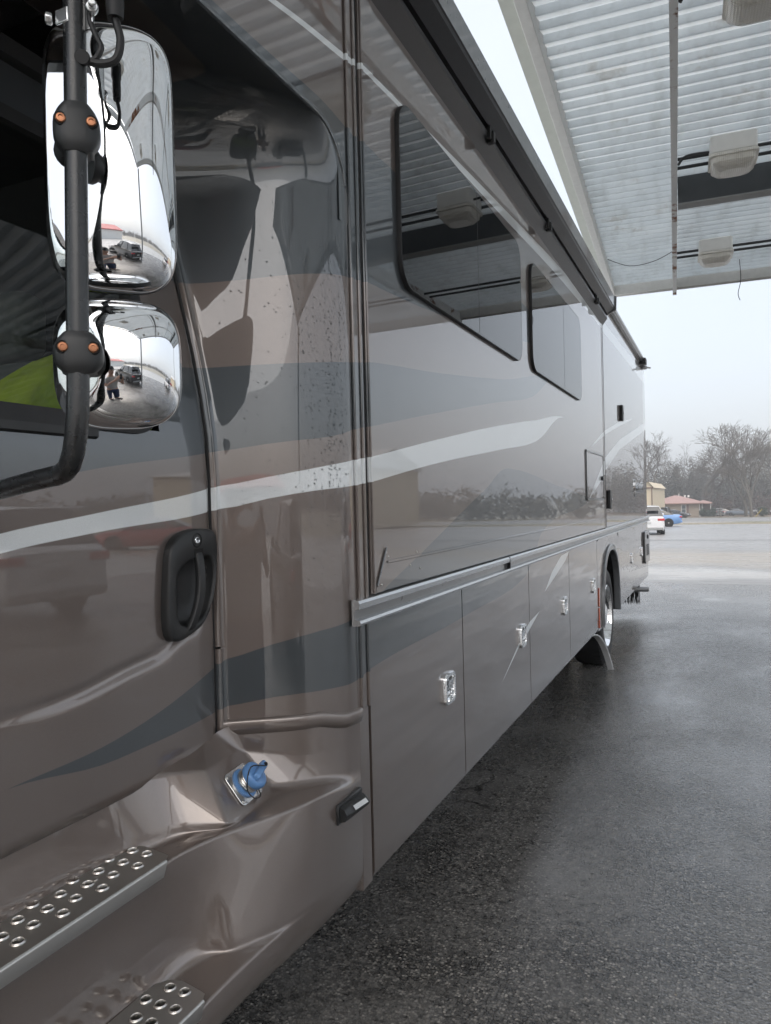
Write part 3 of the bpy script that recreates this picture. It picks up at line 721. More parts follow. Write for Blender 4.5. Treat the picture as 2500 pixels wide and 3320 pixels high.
# ---- DEF filler on its tilted facet
fn = Vector((.78, .15, .605)).normalized(); ctr = Vector((-.156, 1.594, .892)) + fn * .0015
e1 = Vector((-.045, .235, -.012)); e1 = (e1 - fn * e1.dot(fn)).normalized(); e2 = fn.cross(e1)
if e2.z < 0: e2 = -e2
def fp(a, b, d): return tuple(ctr + e1 * a + e2 * b + fn * d)
m = MB(); m.prism(rrect(-.060, .060, -.046, .046, .014, 5), lambda a, b, d: fp(a, b, d), 0, .0035); dp = m.build('filler_plate', M_BRIGHT, RV, True, bevel=.001)
for a, b in ((-.049, -.036), (.049, -.036), (-.049, .036), (.049, .036)):
    m = MB(); m.lathe([(.0055, 0), (.005, .0025), (.002, .0035)], fp(a, b, .003), fn, 10); m.build('plate_bolt', M_STEEL, dp, True)
m = MB(); m.lathe([(.040, 0), (.040, .004), (.036, .006)], fp(0, 0, .0035), fn, 28); m.build('filler_collar', M_BLUE, dp, True)
m = MB(); m.lathe([(.0315, 0), (.0325, .006), (.0305, .008), (.0325, .011), (.0305, .014), (.0325, .018), (.031, .021)], fp(0, 0, .0095), fn, 28); m.build('filler_neck', M_STEEL, dp, True)
m = MB()
m.lathe([(.030, 0), (.0355, .002), (.0365, .006), (.0365, .016), (.034, .021), (.028, .0235), (.0005, .0245)], fp(0, 0, .0295), fn, 30, caps=False)
gdir = (e1 * .97 + e2 * .22).normalized(); gp2 = fn.cross(gdir)
base = Vector(fp(0, 0, .05))
m.build('filler_cap', M_BLUE, dp, True, angle=45)
m = MB(); m.prism(rrect(-.030, .049, -.004, .017, .009, 5), lambda a, b, d: tuple(base + gdir * a + fn * b + gp2 * d), -.0095, .0095); m.build('cap_grip', M_BLUE, dp, True, bevel=.005, seg=3)
m = MB(); q0 = base + gdir * .032 + fn * .019
tp_ = [q0 + fn * .004, q0 + fn * .008 - gdir * .02, base - gdir * .022 + gp2 * .028 + fn * .012, Vector(fp(-.036, -.014, .025)), Vector(fp(-.022, -.042, .016)), Vector(fp(.008, -.052, .012)), Vector(fp(.03, -.046, .008)), Vector(fp(.036, -.03, .006))]
m.tube(smooth_path(tp_, 5), .0017, 6); m.lathe([(.0045, 0), (.004, .004)], q0 + fn * -.002, fn, 8); m.build('cap_tether', M_RUBBER, dp, True)
# ---- black side marker lamp with small sticker
m = MB(); rows = []
for k in range(11):
    s = k / 10; y = 1.800 + .135 * s
    w_ = .024 * (1 - .25 * s) * (1 if k else .9); hgt = .045 * (s * .35 + .65) * (1 - sstep(.93, 1.0, s) * .5)
    xo_ = .012
    rows.append([(xo_, y, .755 - w_), (xo_ + hgt * .75, y, .755 - w_ * .75), (xo_ + hgt, y, .755), (xo_ + hgt * .7, y, .755 + w_ * .7), (xo_, y, .755 + w_ * .95)])
m.grid(rows); m.add(rows[0], [tuple(range(5))]); m.add(rows[-1], [tuple(range(5))]); m.box(.004, .018, 1.792, 1.943, .728, .783)
sm = m.build('side_camera', M_BLACK, RV, True, bevel=.003)
m = MB(); a0, a1 = rows[3], rows[8]
e = lambda p: (p[0] + .002, p[1], p[2] + .002)
lp = lambda p, q, f: tuple(p[i] + (q[i] - p[i]) * f for i in range(3))
m.add([e(lp(a0[2], a0[3], .12)), e(lp(a1[2], a1[3], .12)), e(lp(a1[2], a1[3], .85)), e(lp(a0[2], a0[3], .85))], [(0, 1, 2, 3)]); m.build('sticker', M_STICK, sm, False)

# ---- mirrors on their black arm
arm = smooth_path([(.125, .845, 2.95), (.121, .841, 2.4), (.118, .835, 2.04), (.1155, .831, 1.80)], 5)
corner = [(.1145, .830, 1.765), (.111, .829, 1.735), (.103, .830, 1.708), (.088, .836, 1.690), (.066, .846, 1.681), (.04, .857, 1.677)]
arm += [Vector(p) for p in corner] + [Vector((-.015, .866, 1.672)), Vector((-.11, .878, 1.660)), Vector((-.277, .90, 1.645))]
m = MB(); m.tube(arm, .0165, 18); marm = m.build('mirror_arm', M_POWDER, RV, True)
m = MB(); m.lathe([(.045, 0), (.045, .012), (.03, .02)], (-.285, .90, 1.645), (1, 0, 0), 18); m.build('arm_foot', M_BLACK, marm, True, bevel=.003)
vd = Vector((.70, -.714, 0)); vr = Vector((.714, .70, 0))      # outward face and width axis of the clamps
def clamp(c, w_, h_):
    c = Vector(c); m = MB(); rows = []
    n = 14; nvv = 10
    for i in range(n + 1):
        a = -pi / 2 + pi * i / n; row = []
        for j in range(nvv + 1):
            b_ = -1 + 2 * j / nvv
            sq = (1 - .30 * abs(b_) ** 3); hx2 = w_ * sq
            row.append(c + vr * (hx2 * math.copysign(abs(sin(a)) ** .75, sin(a))) + vd * (.034 * abs(cos(a)) ** .6 * (1 - .18 * abs(b_) ** 4) - .012) + Vector((0, 0, h_ * b_ * (1 - .22 * sin(a) ** 4))))
        rows.append(row)
    m.grid(rows)
    m.grid([[r_[0] for r_ in rows], [r_[0] - vd * .03 for r_ in rows]]); m.grid([[r_[-1] for r_ in rows], [r_[-1] - vd * .03 for r_ in rows]])
    o = m.build('mirror_clamp', M_BLACK, marm, True, angle=60)
    for s in (-1, 1):
        q = c + vr * (.021 * s) + vd * .0165 + Vector((0, 0, .006))
        m = MB(); m.lathe([(.0105, .002), (.0095, .004), (.0088, .0035)], q, vd, 18, caps=False); m.lathe([(.0088, -.006), (.0088, .0035)], q, vd, 18); m.build('screw_recess', M_DARK, marm, True)
        m = MB(); m.lathe([(.0074, .0), (.0074, .0052), (.0060, .0066), (.0036, .0068), (.0032, .005), (.0001, .005)], q, vd, 16, caps=False); m.build('clamp_screw', M_COPPER, marm, True)
clamp((.121, .838, 2.195), .034, .037); clamp((.117, .833, 1.857), .036, .032)
def shell(name, c, n_, hw, hh, depth, eu, ev, pu, kv, pv, pl, nu=84, nv=96):
    c = Vector(c); n_ = Vector(n_).normalized(); U = Vector((0, 0, 1)).cross(n_).normalized(); V_ = n_.cross(U)
    if V_.z < 0: V_ = -V_
    m = MB(); rows = []
    for i in range(nv + 1):
        v = sin(pi / 2 * (-1 + 2 * i / nv)); row = []
        um = max(1e-5, 1 - abs(v) ** ev) ** (1 / eu)
        for j in range(nu + 1):
            s = sin(pi / 2 * (-1 + 2 * j / nu)); u_ = um * s
            h = depth * max(0, 1 - abs(s) ** pu) ** .5 * (1 - kv * v * v) * max(0, 1 - abs(v) ** pv) ** .5
            hp = pl[0] + pl[1] * u_ + pl[2] * v
            d_ = h - hp; k_ = .002
            hs = h if d_ < -k_ else (hp if d_ > k_ else h - (d_ + k_) ** 2 / (4 * k_))
            row.append(c + U * (u_ * hw) + V_ * (v * hh) + n_ * hs)
        rows.append(row)
    m.grid(rows)
    o = m.build(name, M_CHROME, RV, True, angle=89)
    ring = []
    for k in range(64):
        a = 2 * pi * k / 64; ca, sa = cos(a), sin(a); lo_, hi_ = 0.0, 3.0
        for _ in range(30):
            md = (lo_ + hi_) / 2
            if abs(ca * md) ** eu + abs(sa * md) ** ev < 1: lo_ = md
            else: hi_ = md
        ring.append((ca * lo_, sa * lo_))
    m = MB(); R_ = lambda s, d: [c + U * (a * hw * s) + V_ * (b * hh * s) + n_ * d for a, b in ring]
    m.grid([R_(.99, .004), R_(.985, -.02), R_(.95, -.022), R_(.94, -.012)], closed=True); m.build('mirror_bezel', M_BLACK, o, True)
    m = MB(); m.add(R_(.945, -.013), [tuple(range(64))]); m.build('mirror_glass', M_CHROME, o, False)
    return o
shell('mirror_shell', (.046, .985, 2.225), (.66, -.75, .0), .107, .229, .080, 3.4, 7.0, 2.6, .34, 12, (.0836, .056, .0))
shell('convex_mirror_shell', (.062, .972, 1.868), (.66, -.75, -.06), .104, .110, .085, 2.8, 3.6, 2.4, .30, 5, (.0955, .060, .0))
for z in (2.195, 1.857):
    m = MB(); m.lathe([(.020, 0), (.022, .01), (.022, .045), (.028, .055), (.028, .062)], (.108, .850, z), (-.80, .60, 0), 20); m.build('mirror_knuckle', M_BLACK, marm, True)
# antenna bracket and leads on the upper arm
m = MB(); m.box(.126, .150, .846, .852, 2.345, 2.46); m.box(.100, .126, .822, .826, 2.35, 2.372); m.lathe([(.010, 0), (.010, .012)], (.150, .847, 2.372), (.7, -.7, 0), 6); m.lathe([(.006, .012), (.006, .022)], (.150, .847, 2.372), (.7, -.7, 0), 8); m.lathe([(.009, 0), (.009, .010)], (.095, .822, 2.36), (-.7, -.7, 0), 6)
m.build('antenna_bracket', M_BRIGHT, marm, True, bevel=.002)
m = MB()
m.tube(smooth_path([(.146, .846, 2.40), (.145, .848, 2.36), (.152, .852, 2.335), (.158, .855, 2.318), (.148, .850, 2.300), (.132, .842, 2.300), (.125, .838, 2.306)], 5), .0045, 8)
m.tube(smooth_path([(.176, .866, 2.39), (.178, .866, 2.36), (.184, .868, 2.33), (.178, .865, 2.302), (.160, .856, 2.294), (.140, .846, 2.298), (.128, .840, 2.304)], 5), .006, 8)
m.lathe([(.012, 0), (.0135, .02), (.0135, .05), (.016, .055), (.016, .09)], (.177, .866, 2.362), (0, 0, 1), 14); m.lathe([(.010, 0), (.012, .006), (.010, .012)], (.133, .842, 2.301), (.5, -.6, -.2), 14)
m.build('antenna_lead', M_RUBBER, marm, True)

# ---- rain beads on the pillar and step ledge
rd = random.Random(11); m = MB()
def bead(p, n_, r):
    n_ = Vector(n_).normalized(); m.lathe([(r, 0), (r * .85, r * .35), (r * .45, r * .58), (r * .02, r * .64)], Vector(p), n_, 7, caps=False)
cols = [(1.80 + .15 * rd.random()) for _ in range(16)]
def plan_at(y):
    for p, q in zip(PLAN, PLAN[1:]):
        if p.y >= y >= q.y and p.y > q.y:
            f_ = (p.y - y) / (p.y - q.y); pt = p.lerp(q, f_); d_ = q - p; n_ = Vector((-d_.y, d_.x, 0)); n_ = n_ if n_.x > 0 else -n_; return pt, n_.normalized()
    return PLAN[0], Vector((1, 0, 0))
for k in range(1150):
    if rd.random() < .62: y = rd.choice(cols) + rd.gauss(0, .002); z = rd.uniform(1.55, 2.55); r = rd.uniform(.001, .0026)
    else: y = rd.uniform(1.68, 1.93); z = rd.uniform(1.3, 2.52) ** 1; r = rd.uniform(.001, .0031)
    pt, n_ = plan_at(y); fr_ = min(1, max(0, -pt.x / .249)); bead((pt.x - tumble(z) * fr_, pt.y, z), n_, r)
for k in range(320):
    bead((.0142, 2.2 + 1.8 * rd.random() ** 1.6, rd.uniform(1.5, 2.3)), (1, 0, 0), rd.uniform(.001, .002))
bd_ = m.build('rain_beads', M_WATER, RV, True); bd_['kind'] = 'stuff'
# ================================================================== CANOPY
M_GALV = simple('galvanised', (.62, .62, .60), .5, .0, var=.12, nscale=20)
M_CONDUIT = simple('conduit', (.035, .037, .04), .5)
M_LENS = simple('lamp_lens', (.88, .86, .80), .25, var=.1, nscale=25, coat=.3)
t = NT('lamp_lens_prism'); co = t.coord(); wv = t.n('TexWave'); wv.inputs['Scale'].default_value = 22; t.link(co, wv.inputs['Vector']); wv2 = t.n('TexWave', bands_direction='Y'); wv2.inputs['Scale'].default_value = 22; t.link(co, wv2.inputs['Vector'])
M_LENS = t.set(base=t.mix(t.noise(18, 4, co), (.88, .87, .82), (.76, .73, .65)), rough=.2, coat=.5, normal=t.bump(t.math('ADD', wv.outputs['Fac'], wv2.outputs['Fac']), .5, .004))
M_LAMPBOX = simple('lamp_housing', (.86, .86, .83), .45, var=.08)
M_BEAM = simple('beam_paint', (.30, .31, .31), .5, .1, var=.2, nscale=6)
M_BEAMD = simple('beam_dark', (.07, .078, .085), .5, .1, var=.25, nscale=5)
t = NT('deck_sheet'); co = t.coord(); n1 = t.noise(1.3, 4, co, .6); n2 = t.noise(9, 4, t.mapping(co, (1, .2, 1)), .6)
c1 = t.ramp(n1, [(.25, (.60, .64, .655)), (.7, (.72, .75, .755))]); c2 = t.mix(t.ramp(n2, [(.48, 0.0), (.75, .5)]), c1, (.42, .435, .42)); c2 = t.mix(t.ramp(t.noise(2.6, 5, co, .7), [(.60, 0.0), (.68, .35)]), c2, (.36, .32, .26))
t.set(base=c2, rough=.38)
tl = t.n('BsdfTranslucent'); t.link(c2, tl.inputs[0]); ms = t.n('MixShader'); ms.inputs[0].default_value = .38      # translucency added to brighten the corrugated metal ceiling
t.link(t.b.outputs[0], ms.inputs[1]); t.link(tl.outputs[0], ms.inputs[2]); t.link(ms.outputs[0], t.t.nodes['Material Output'].inputs['Surface']); M_DECK = t.mat
t = NT('rusty_flange'); co = t.coord(); n1 = t.noise(2.1, 6, co, .7); n3 = t.noise(25, 4, co)
rust = t.mix(n3, (.30, .11, .035), (.12, .045, .02))
t.set(base=t.mix(t.ramp(n1, [(.54, 0.0), (.60, 1.0)]), (.84, .85, .85), rust), rough=.6); M_RUST = t.mat
CAN = empty('canopy', (.325, 0, 0), radians(3.077)); tag(CAN, 'white corrugated metal canopy roof with rusty purlin above the motorhome', 'canopy')
HC = 4.30; V0, V1, U1 = -1.6, 9.95, 5.0
pitch_ = .135; nr_ = int((V1 - V0) / pitch_)
per = 7
k = 0
while k < nr_:
    k1 = min(nr_, k + per); rowsP = []
    for q in range(k, k1):
        v = V1 - q * pitch_
        rowsP += [(v, HC + .050), (v - .120, HC + .004), (v - .124, HC), (v - .129, HC), (v - .132, HC + .004)]
    v = V1 - k1 * pitch_; rowsP.append((v + .001, HC + .050))
    m = MB(); m.grid([[(-.02, v_, z) for v_, z in rowsP], [(.70, v_, z) for v_, z in rowsP], [(U1, v_, z) for v_, z in rowsP]])
    m.build('deck_sheet', M_DECK, CAN, True, angle=25)
    k = k1
m = MB(); m.box(-.065, .0, V0, V1, HC - .085, HC + .056); m.build('edge_channel', M_GALV, CAN, True, bevel=.004)
m = MB(); m.box(-.16, -.068, V0, V1, HC - .02, HC + .044); m.build('edge_gutter', simple('gutter', (.5, .52, .47), .4, var=.1), CAN, True, bevel=.004)
m = MB(); m.box(U1, U1 + .07, V0, V1, HC - .09, HC + .044); m.build('edge_channel', M_GALV, CAN, True, bevel=.004)
m = MB(); m.box(-.065, U1, V1 - .012, V1 + .03, HC - .09, HC + .044); m.box(-.065, U1, V1 + .03, V1 + .06, HC - .10, HC - .075); m.build('end_beam', M_GALV, CAN, True, bevel=.004)
m = MB(); m.box(-.065, U1, V0 - .02, V0, HC - .12, HC + .044); m.build('end_beam', M_GALV, CAN, True, bevel=.004)
for u in (.69, 2.6):
    m = MB(); m.box(u + .018, u + .026, V0, V1 + .07, HC - .15, HC + .0); m.box(u, u + .045, V0, V1 + .07, HC - .157, HC - .15); m.build('purlin', M_RUST, CAN, False)
for v in (6.72, 1.6):
    m = MB(); m.box(.74, U1, v, v + .012, HC - .24, HC, 1); m.box(.74, U1, v - .055, v + .067, HC - .252, HC - .24, 0); m.build('cross_beam', [M_BEAM, M_BEAMD], CAN, False)
for v, n_ in ((6.30, 2), (8.72, 2), (4.0, 1), (1.4, 2)):
    for q in range(n_):
        m = MB(); m.tube([(.74, v + q * .17, HC - .03), (U1, v + q * .17, HC - .03)], .014, 8); m.build('conduit', M_CONDUIT, CAN, True)
# hanging wires
m = MB(); m.tube(smooth_path([(.02, 8.6, 4.27), (.25, 8.62, 4.17), (.5, 8.6, 4.18), (.70, 8.6, 4.26)], 5), .004, 5); m.build('loose_wire', M_CONDUIT, CAN, True)
m = MB(); m.tube(smooth_path([(1.40, 9.3, 4.28), (1.41, 9.3, 4.05), (1.38, 9.3, 3.9), (1.40, 9.31, 3.82)], 4), .004, 5); m.build('loose_wire', M_CONDUIT, CAN, True)
m = MB(); m.tube(smooth_path([(.74, 4.12, 4.16), (.80, 4.1, 4.22), (.95, 4.1, 4.24)], 5), .012, 6); m.build('loose_wire', M_CONDUIT, CAN, True)
m = MB(); m.tube(smooth_path([(.74, 6.12, 4.15), (.80, 6.1, 4.20), (.96, 6.1, 4.20)], 5), .010, 6); m.build('loose_wire', M_CONDUIT, CAN, True)
def lamp(u, v):
    L = empty('canopy_light', (u, v, HC)); L.parent = CAN
    m = MB(); m.prism(rrect(.015, .335, .015, .315, .03, 4), lambda a, b, d: (a, b, d), -.145, -.005); m.build('lamp_housing', M_LAMPBOX, L, True, bevel=.012)
    m = MB(); P = lambda x0, x1, z, r: [(a, b, z) for a, b in rrect(.175 - x0, .175 + x0, .165 - x1, .165 + x1, r, 5)]
    m.grid([P(.170, .160, -.145, .04), P(.170, .160, -.165, .04), P(.155, .145, -.170, .05), P(.150, .140, -.205, .05), P(.120, .110, -.24, .06), P(.09, .08, -.252, .06)], closed=True); b = P(.09, .08, -.252, .06); m.add(b, [tuple(range(len(b)))])
    m.build('lamp_lens', M_LENS, L, True, angle=30)
for u, v in ((.945, 4.02), (.95, 6.02), (.94, 8.42), (.94, 1.9), (.94, -.6), (4.0, 6.1), (4.0, 8.4), (4.0, 2.0), (4.0, -.6)): lamp(u, v)
for v in (-1.3, 9.6):
    m = MB(); m.box(4.72, 4.86, v - .08, v + .08, 0, HC - .25); m.box(4.64, 4.94, v - .15, v + .15, 0, .02); m.build('canopy_post', M_BEAM, CAN, False)

# ================================================================== GROUND
def gz(y): return 0.0 if y < 14 else (-(y - 14) * .0183 if y < 190 else -176 * .0183)
def zoner(t, src0):
    def zone(col, new, y0, y1, s=1.0, src=None, amt=1.0):
        q = src0 if src is None else src
        a = t.math('MULTIPLY', t.math('SUBTRACT', q, y0), 1 / s, True); b = t.math('MULTIPLY', t.math('SUBTRACT', y1, q), 1 / s, True)
        return t.mix(t.math('MULTIPLY', t.math('MULTIPLY', a, b), amt), col, new)
    return zone
# far ground: worn lots, sandy apron, verge, dry grass
t = NT('ground_surface'); co = t.coord(); sp = t.n('SeparateXYZ'); t.link(co, sp.inputs[0]); X_, Y_ = sp.outputs['X'], sp.outputs['Y']
wob = t.math('MULTIPLY', t.math('SUBTRACT', t.noise(.3, 4, co, .6), .5), 6.0); yw = t.math('ADD', Y_, wob); zone = zoner(t, yw)
na = t.noise(1.6, 5, t.mapping(co, (.35, 1.5, 1)), .65); nb = t.noise(6, 3, co, .7)
far_asph = t.mix(na, (.20, .195, .186), (.31, .302, .29)); sand = t.mix(na, (.27, .23, .18), (.41, .375, .32)); pale = t.mix(nb, (.42, .41, .385), (.58, .57, .54))
lot = t.mix(na, (.26, .255, .247), (.345, .338, .328)); grass = t.mix(nb, (.11, .12, .05), (.22, .19, .095)); dirt = t.mix(na, (.13, .08, .045), (.18, .13, .075))
col = zone(far_asph, pale, 15.6, 18.6, 1.2, amt=.7); col = zone(col, sand, 18.2, 28.0, 3.0, amt=.85); col = zone(col, lot, 27.0, 36.0, 3.0, amt=.8)
col = zone(col, lot, 36.05, 74.6, .1, Y_); col = zone(col, sand, 75.0, 92, .3, Y_, .7)
gm = t.math('MULTIPLY', t.math('MULTIPLY', t.math('SUBTRACT', Y_, 75.2), 2, True), t.math('MULTIPLY', t.math('SUBTRACT', 91.0, yw), .3, True))
gm = t.math('MULTIPLY', gm, t.math('MULTIPLY', t.math('SUBTRACT', t.math('ADD', X_, wob), .5), .35, True)); col = t.mix(gm, col, grass)
col = zone(col, dirt, 136, 400, 2, Y_); col = zone(col, grass, 128, 142, 4, None, .6)
ap = t.math('MULTIPLY', t.math('SUBTRACT', 24.0, Y_), .2, True)
for a_, b_ in ((30.0, X_),): ap = t.math('MULTIPLY', ap, t.math('MULTIPLY', t.math('SUBTRACT', a_, b_), .3, True))
ap = t.math('MULTIPLY', ap, t.math('MULTIPLY', t.math('SUBTRACT', X_, 3.0), .8, True))
apb = t.math('MULTIPLY', t.math('MULTIPLY', t.math('SUBTRACT', 2.0, Y_), .2, True), t.math('MULTIPLY', t.math('ADD', Y_, 34.0), .3, True))
col = t.mix(t.math('MAXIMUM', ap, apb), col, t.mix(na, (.33, .325, .31), (.45, .445, .43)))
ex = t.math('MULTIPLY', t.math('SUBTRACT', X_, 31), .2, True); exb = t.math('MULTIPLY', t.math('SUBTRACT', -36.0, Y_), .2, True); col = t.mix(t.math('MAXIMUM', ex, exb), col, t.mix(na, (.17, .145, .07), (.26, .2, .11)))
wet = t.ramp(na, [(.40, 0.0), (.66, 1.0)]); rough = t.math('SUBTRACT', .42, t.math('MULTIPLY', wet, .20))
t.set(base=col, rough=rough, normal=t.bump(t.math('ADD', nb, t.noise(30, 2, co)), .5, .012), spec=.5); M_GROUND = t.mat
# near lot: wet, coarse asphalt with exposed stones
t = NT('wet_asphalt'); co = t.coord(); sp = t.n('SeparateXYZ'); t.link(co, sp.inputs[0]); X_, Y_ = sp.outputs['X'], sp.outputs['Y']
vo = t.n('TexVoronoi'); vo.inputs['Scale'].default_value = 100; vo.inputs['Randomness'].default_value = 1.0; t.link(co, vo.inputs['Vector'])
sepc = t.n('SeparateColor'); t.link(vo.outputs['Color'], sepc.inputs[0]); big = t.noise(.9, 5, co, .6); mid = t.noise(9, 3, co, .6); grain = t.noise(42, 3, co, .8)
stone = t.ramp(sepc.outputs[0], [(0, (.022, .021, .020)), (.40, (.075, .071, .067)), (.70, (.17, .16, .148)), (.88, (.29, .27, .245)), (1, (.50, .465, .42))])
stone = t.mix(t.ramp(vo.outputs['Distance'], [(.34, 0.0), (.66, 1.0)]), stone, (.020, .020, .020))
asph = t.mix(t.ramp(big, [(.40, 0.0), (.60, .62)]), stone, (.21, .204, .195)); asph = t.mix(t.ramp(mid, [(.28, .7), (.45, 0.0)]), asph, (.028, .027, .026))  # pale noise patches put wet sheen into the colour; dark ones are stains
asph = t.mix(t.ramp(grain, [(.52, 0.0), (.68, .75)]), asph, (.20, .19, .175)); asph = t.mix(t.ramp(grain, [(.30, .8), (.46, 0.0)]), asph, (.012, .012, .012))
sky_lit = t.math('MULTIPLY', t.math('SUBTRACT', t.math('ADD', Y_, t.math('MULTIPLY', t.math('SUBTRACT', big, .5), 5.0)), 9.2), .45, True); asph = t.mix(t.math('MULTIPLY', sky_lit, .7), asph, t.mix(mid, (.19, .184, .175), (.30, .29, .275)))  # open-sky brightness beyond the canopy, painted in as paler asphalt
ve = t.n('TexVoronoi', feature='DISTANCE_TO_EDGE'); ve.inputs['Scale'].default_value = .42
vd_ = t.n('VectorMath', operation='ADD'); t.link(co, vd_.inputs[0]); vs_ = t.n('VectorMath', operation='SCALE'); nzc = t.n('TexNoise'); nzc.inputs['Scale'].default_value = 1.4; nzc.inputs['Detail'].default_value = 4; t.link(co, nzc.inputs['Vector']); t.link(nzc.outputs['Color'], vs_.inputs[0]); vs_.inputs['Scale'].default_value = 1.1; t.link(vs_.outputs[0], vd_.inputs[1]); t.link(vd_.outputs[0], ve.inputs['Vector'])
crk = t.math('MULTIPLY', t.ramp(ve.outputs['Distance'], [(.002, 1.0), (.007, 0.0)]), t.ramp(big, [(.48, 0.0), (.56, .75)])); asph = t.mix(crk, asph, (.012, .012, .012))
wet = t.ramp(t.noise(.75, 5, t.mapping(co, (1, .6, 1)), .62), [(.40, 0.0), (.60, 1.0)])
pud = t.ramp(t.noise(.34, 4, t.mapping(co, (.7, 1.5, 1)), .55), [(.585, 0.0), (.65, 1.0)])
pudm = t.math('MULTIPLY', pud, t.math('MULTIPLY', t.math('SUBTRACT', Y_, 8.8), .8, True))
rough = t.math('SUBTRACT', t.math('SUBTRACT', t.math('ADD', t.math('MULTIPLY', sepc.outputs[1], .24), .17), t.math('MULTIPLY', wet, .14)), t.math('MULTIPLY', pudm, .13))
bstr = t.math('SUBTRACT', t.math('SUBTRACT', .40, t.math('MULTIPLY', wet, .27)), t.math('MULTIPLY', pudm, .12)); bp = t.n('Bump'); bp.inputs['Distance'].default_value = .0045; t.link(bstr, bp.inputs['Strength'])
t.link(t.math('ADD', t.math('MULTIPLY', vo.outputs['Distance'], -1.0), t.math('ADD', t.math('MULTIPLY', grain, 1.0), t.math('MULTIPLY', sepc.outputs[2], .7))), bp.inputs['Height'])
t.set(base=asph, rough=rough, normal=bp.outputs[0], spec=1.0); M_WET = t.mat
ys = [-700, -200, -80, -30, -10, 0, 6, 12, 13, 14, 15, 16, 20, 30, 45, 60, 75, 90, 110, 130, 160, 190, 260, 500, 1500]
xs = [-700, -200, -60, -20, -5, 0, 5, 20, 60, 200, 700]
def gzs(y): return gz(y) if y < 13 or y > 15 else [0, -.006, -.0183][int(y) - 13]
m = MB(); m.grid([[(x, y, gzs(y)) for x in xs] for y in ys]); gr = structure(m.build('ground', M_GROUND, None, True, angle=89))
rw = random.Random(6); m = MB(); rows = []
edge = [(x, 15.2 + rw.uniform(-.5, .5) + .8 * sin(x * .7)) for x in [-12 + k * .6 for k in range(41)]]
m.grid([[(x, -6.0, .004) for x, _ in edge], [(x, 6, .004) for x, _ in edge], [(x, 12, .004) for x, _ in edge], [(x, 13, .004) for x, _ in edge], [(x, 14, -.002) for x, _ in edge], [(x, y, -.002 - max(0, y - 14) * .0183 + .002) for x, y in edge]])
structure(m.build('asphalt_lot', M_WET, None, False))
M_CURB = simple('concrete_curb', (.38, .345, .265), .8, var=.2, nscale=3); M_ROAD = simple('road_asphalt', (.25, .246, .24), .6, var=.15, nscale=2, bump=.3, bscale=60)
def strip(name, x0, x1, y0, y1, dz, mat, h=0):
    m = MB(); n = 12
    top = [[(x, y, gz(y) + dz + h) for y in (y0, y1)] for x in [x0 + (x1 - x0) * k / n for k in range(n + 1)]]; m.grid(top)
    if h: m.grid([[(p[0][0], y0, p[0][2]) for p in top], [(p[0][0], y0, gz(y0) - .05) for p in top]]); m.grid([[(p[1][0], y1, p[1][2]) for p in top], [(p[1][0], y1, gz(y1) - .05) for p in top]])
    return structure(m.build(name, mat, None, False))
strip('curb', -40, 60, 74.7, 74.95, 0, M_CURB, .12)
strip('road', -90, 120, 93, 124, .004, M_ROAD)
strip('road_edge_line', -90, 120, 94.2, 94.5, .008, simple('road_paint', (.6, .6, .58), .7))
m = MB(); rj = random.Random(2)
pth = [(-8, 0), (-3, .03), (2, -.02), (9, .02), (24, 0)]
m.grid([[(x, 35.95 + d, gz(36) + .005) for x, d in pth], [(x, 36.10 + d * 1.3, gz(36.1) + .005) for x, d in pth]]); structure(m.build('pavement_joint', M_DARK, None, False))
# dry straw stalk, oily crack and pebbles near the camera
M_STRAW = simple('straw', (.42, .36, .22), .8)
m = MB(); m.tube(smooth_path([(.42, 1.72, .004), (.45, 1.80, .008), (.475, 1.86, .006)], 4), .0022, 5); tag(m.build('straw', M_STRAW, None, True), 'short dry straw stalk lying on the wet asphalt', 'straw')
M_PEB = simple('pebble', (.30, .27, .22), .7, var=.3)
rp = random.Random(8); m = MB()
for k in range(420):
    y = 1.2 + 9 * rp.random() ** 1.6; x = rp.uniform(.05, 2.6); r = rp.uniform(.0025, .007) * (1 + .08 * y)
    a = rp.uniform(0, 6.28); pts = [(x + r * cos(a + q * 1.2566) * rp.uniform(.8, 1.2), y + r * .8 * sin(a + q * 1.2566), -.001) for q in range(5)]
    tp_ = [(x + (p[0] - x) * .6, y + (p[1] - y) * .6, r * .55) for p in pts]
    b = m.add(pts + tp_, [(q, (q + 1) % 5, 5 + (q + 1) % 5, 5 + q) for q in range(5)] + [(5, 6, 7, 8, 9)])
pb = m.build('loose_pebbles', M_PEB, None, False); pb['kind'] = 'stuff'; pb['label'] = 'loose pale pebbles scattered over the wet asphalt'; pb['category'] = 'pebbles'

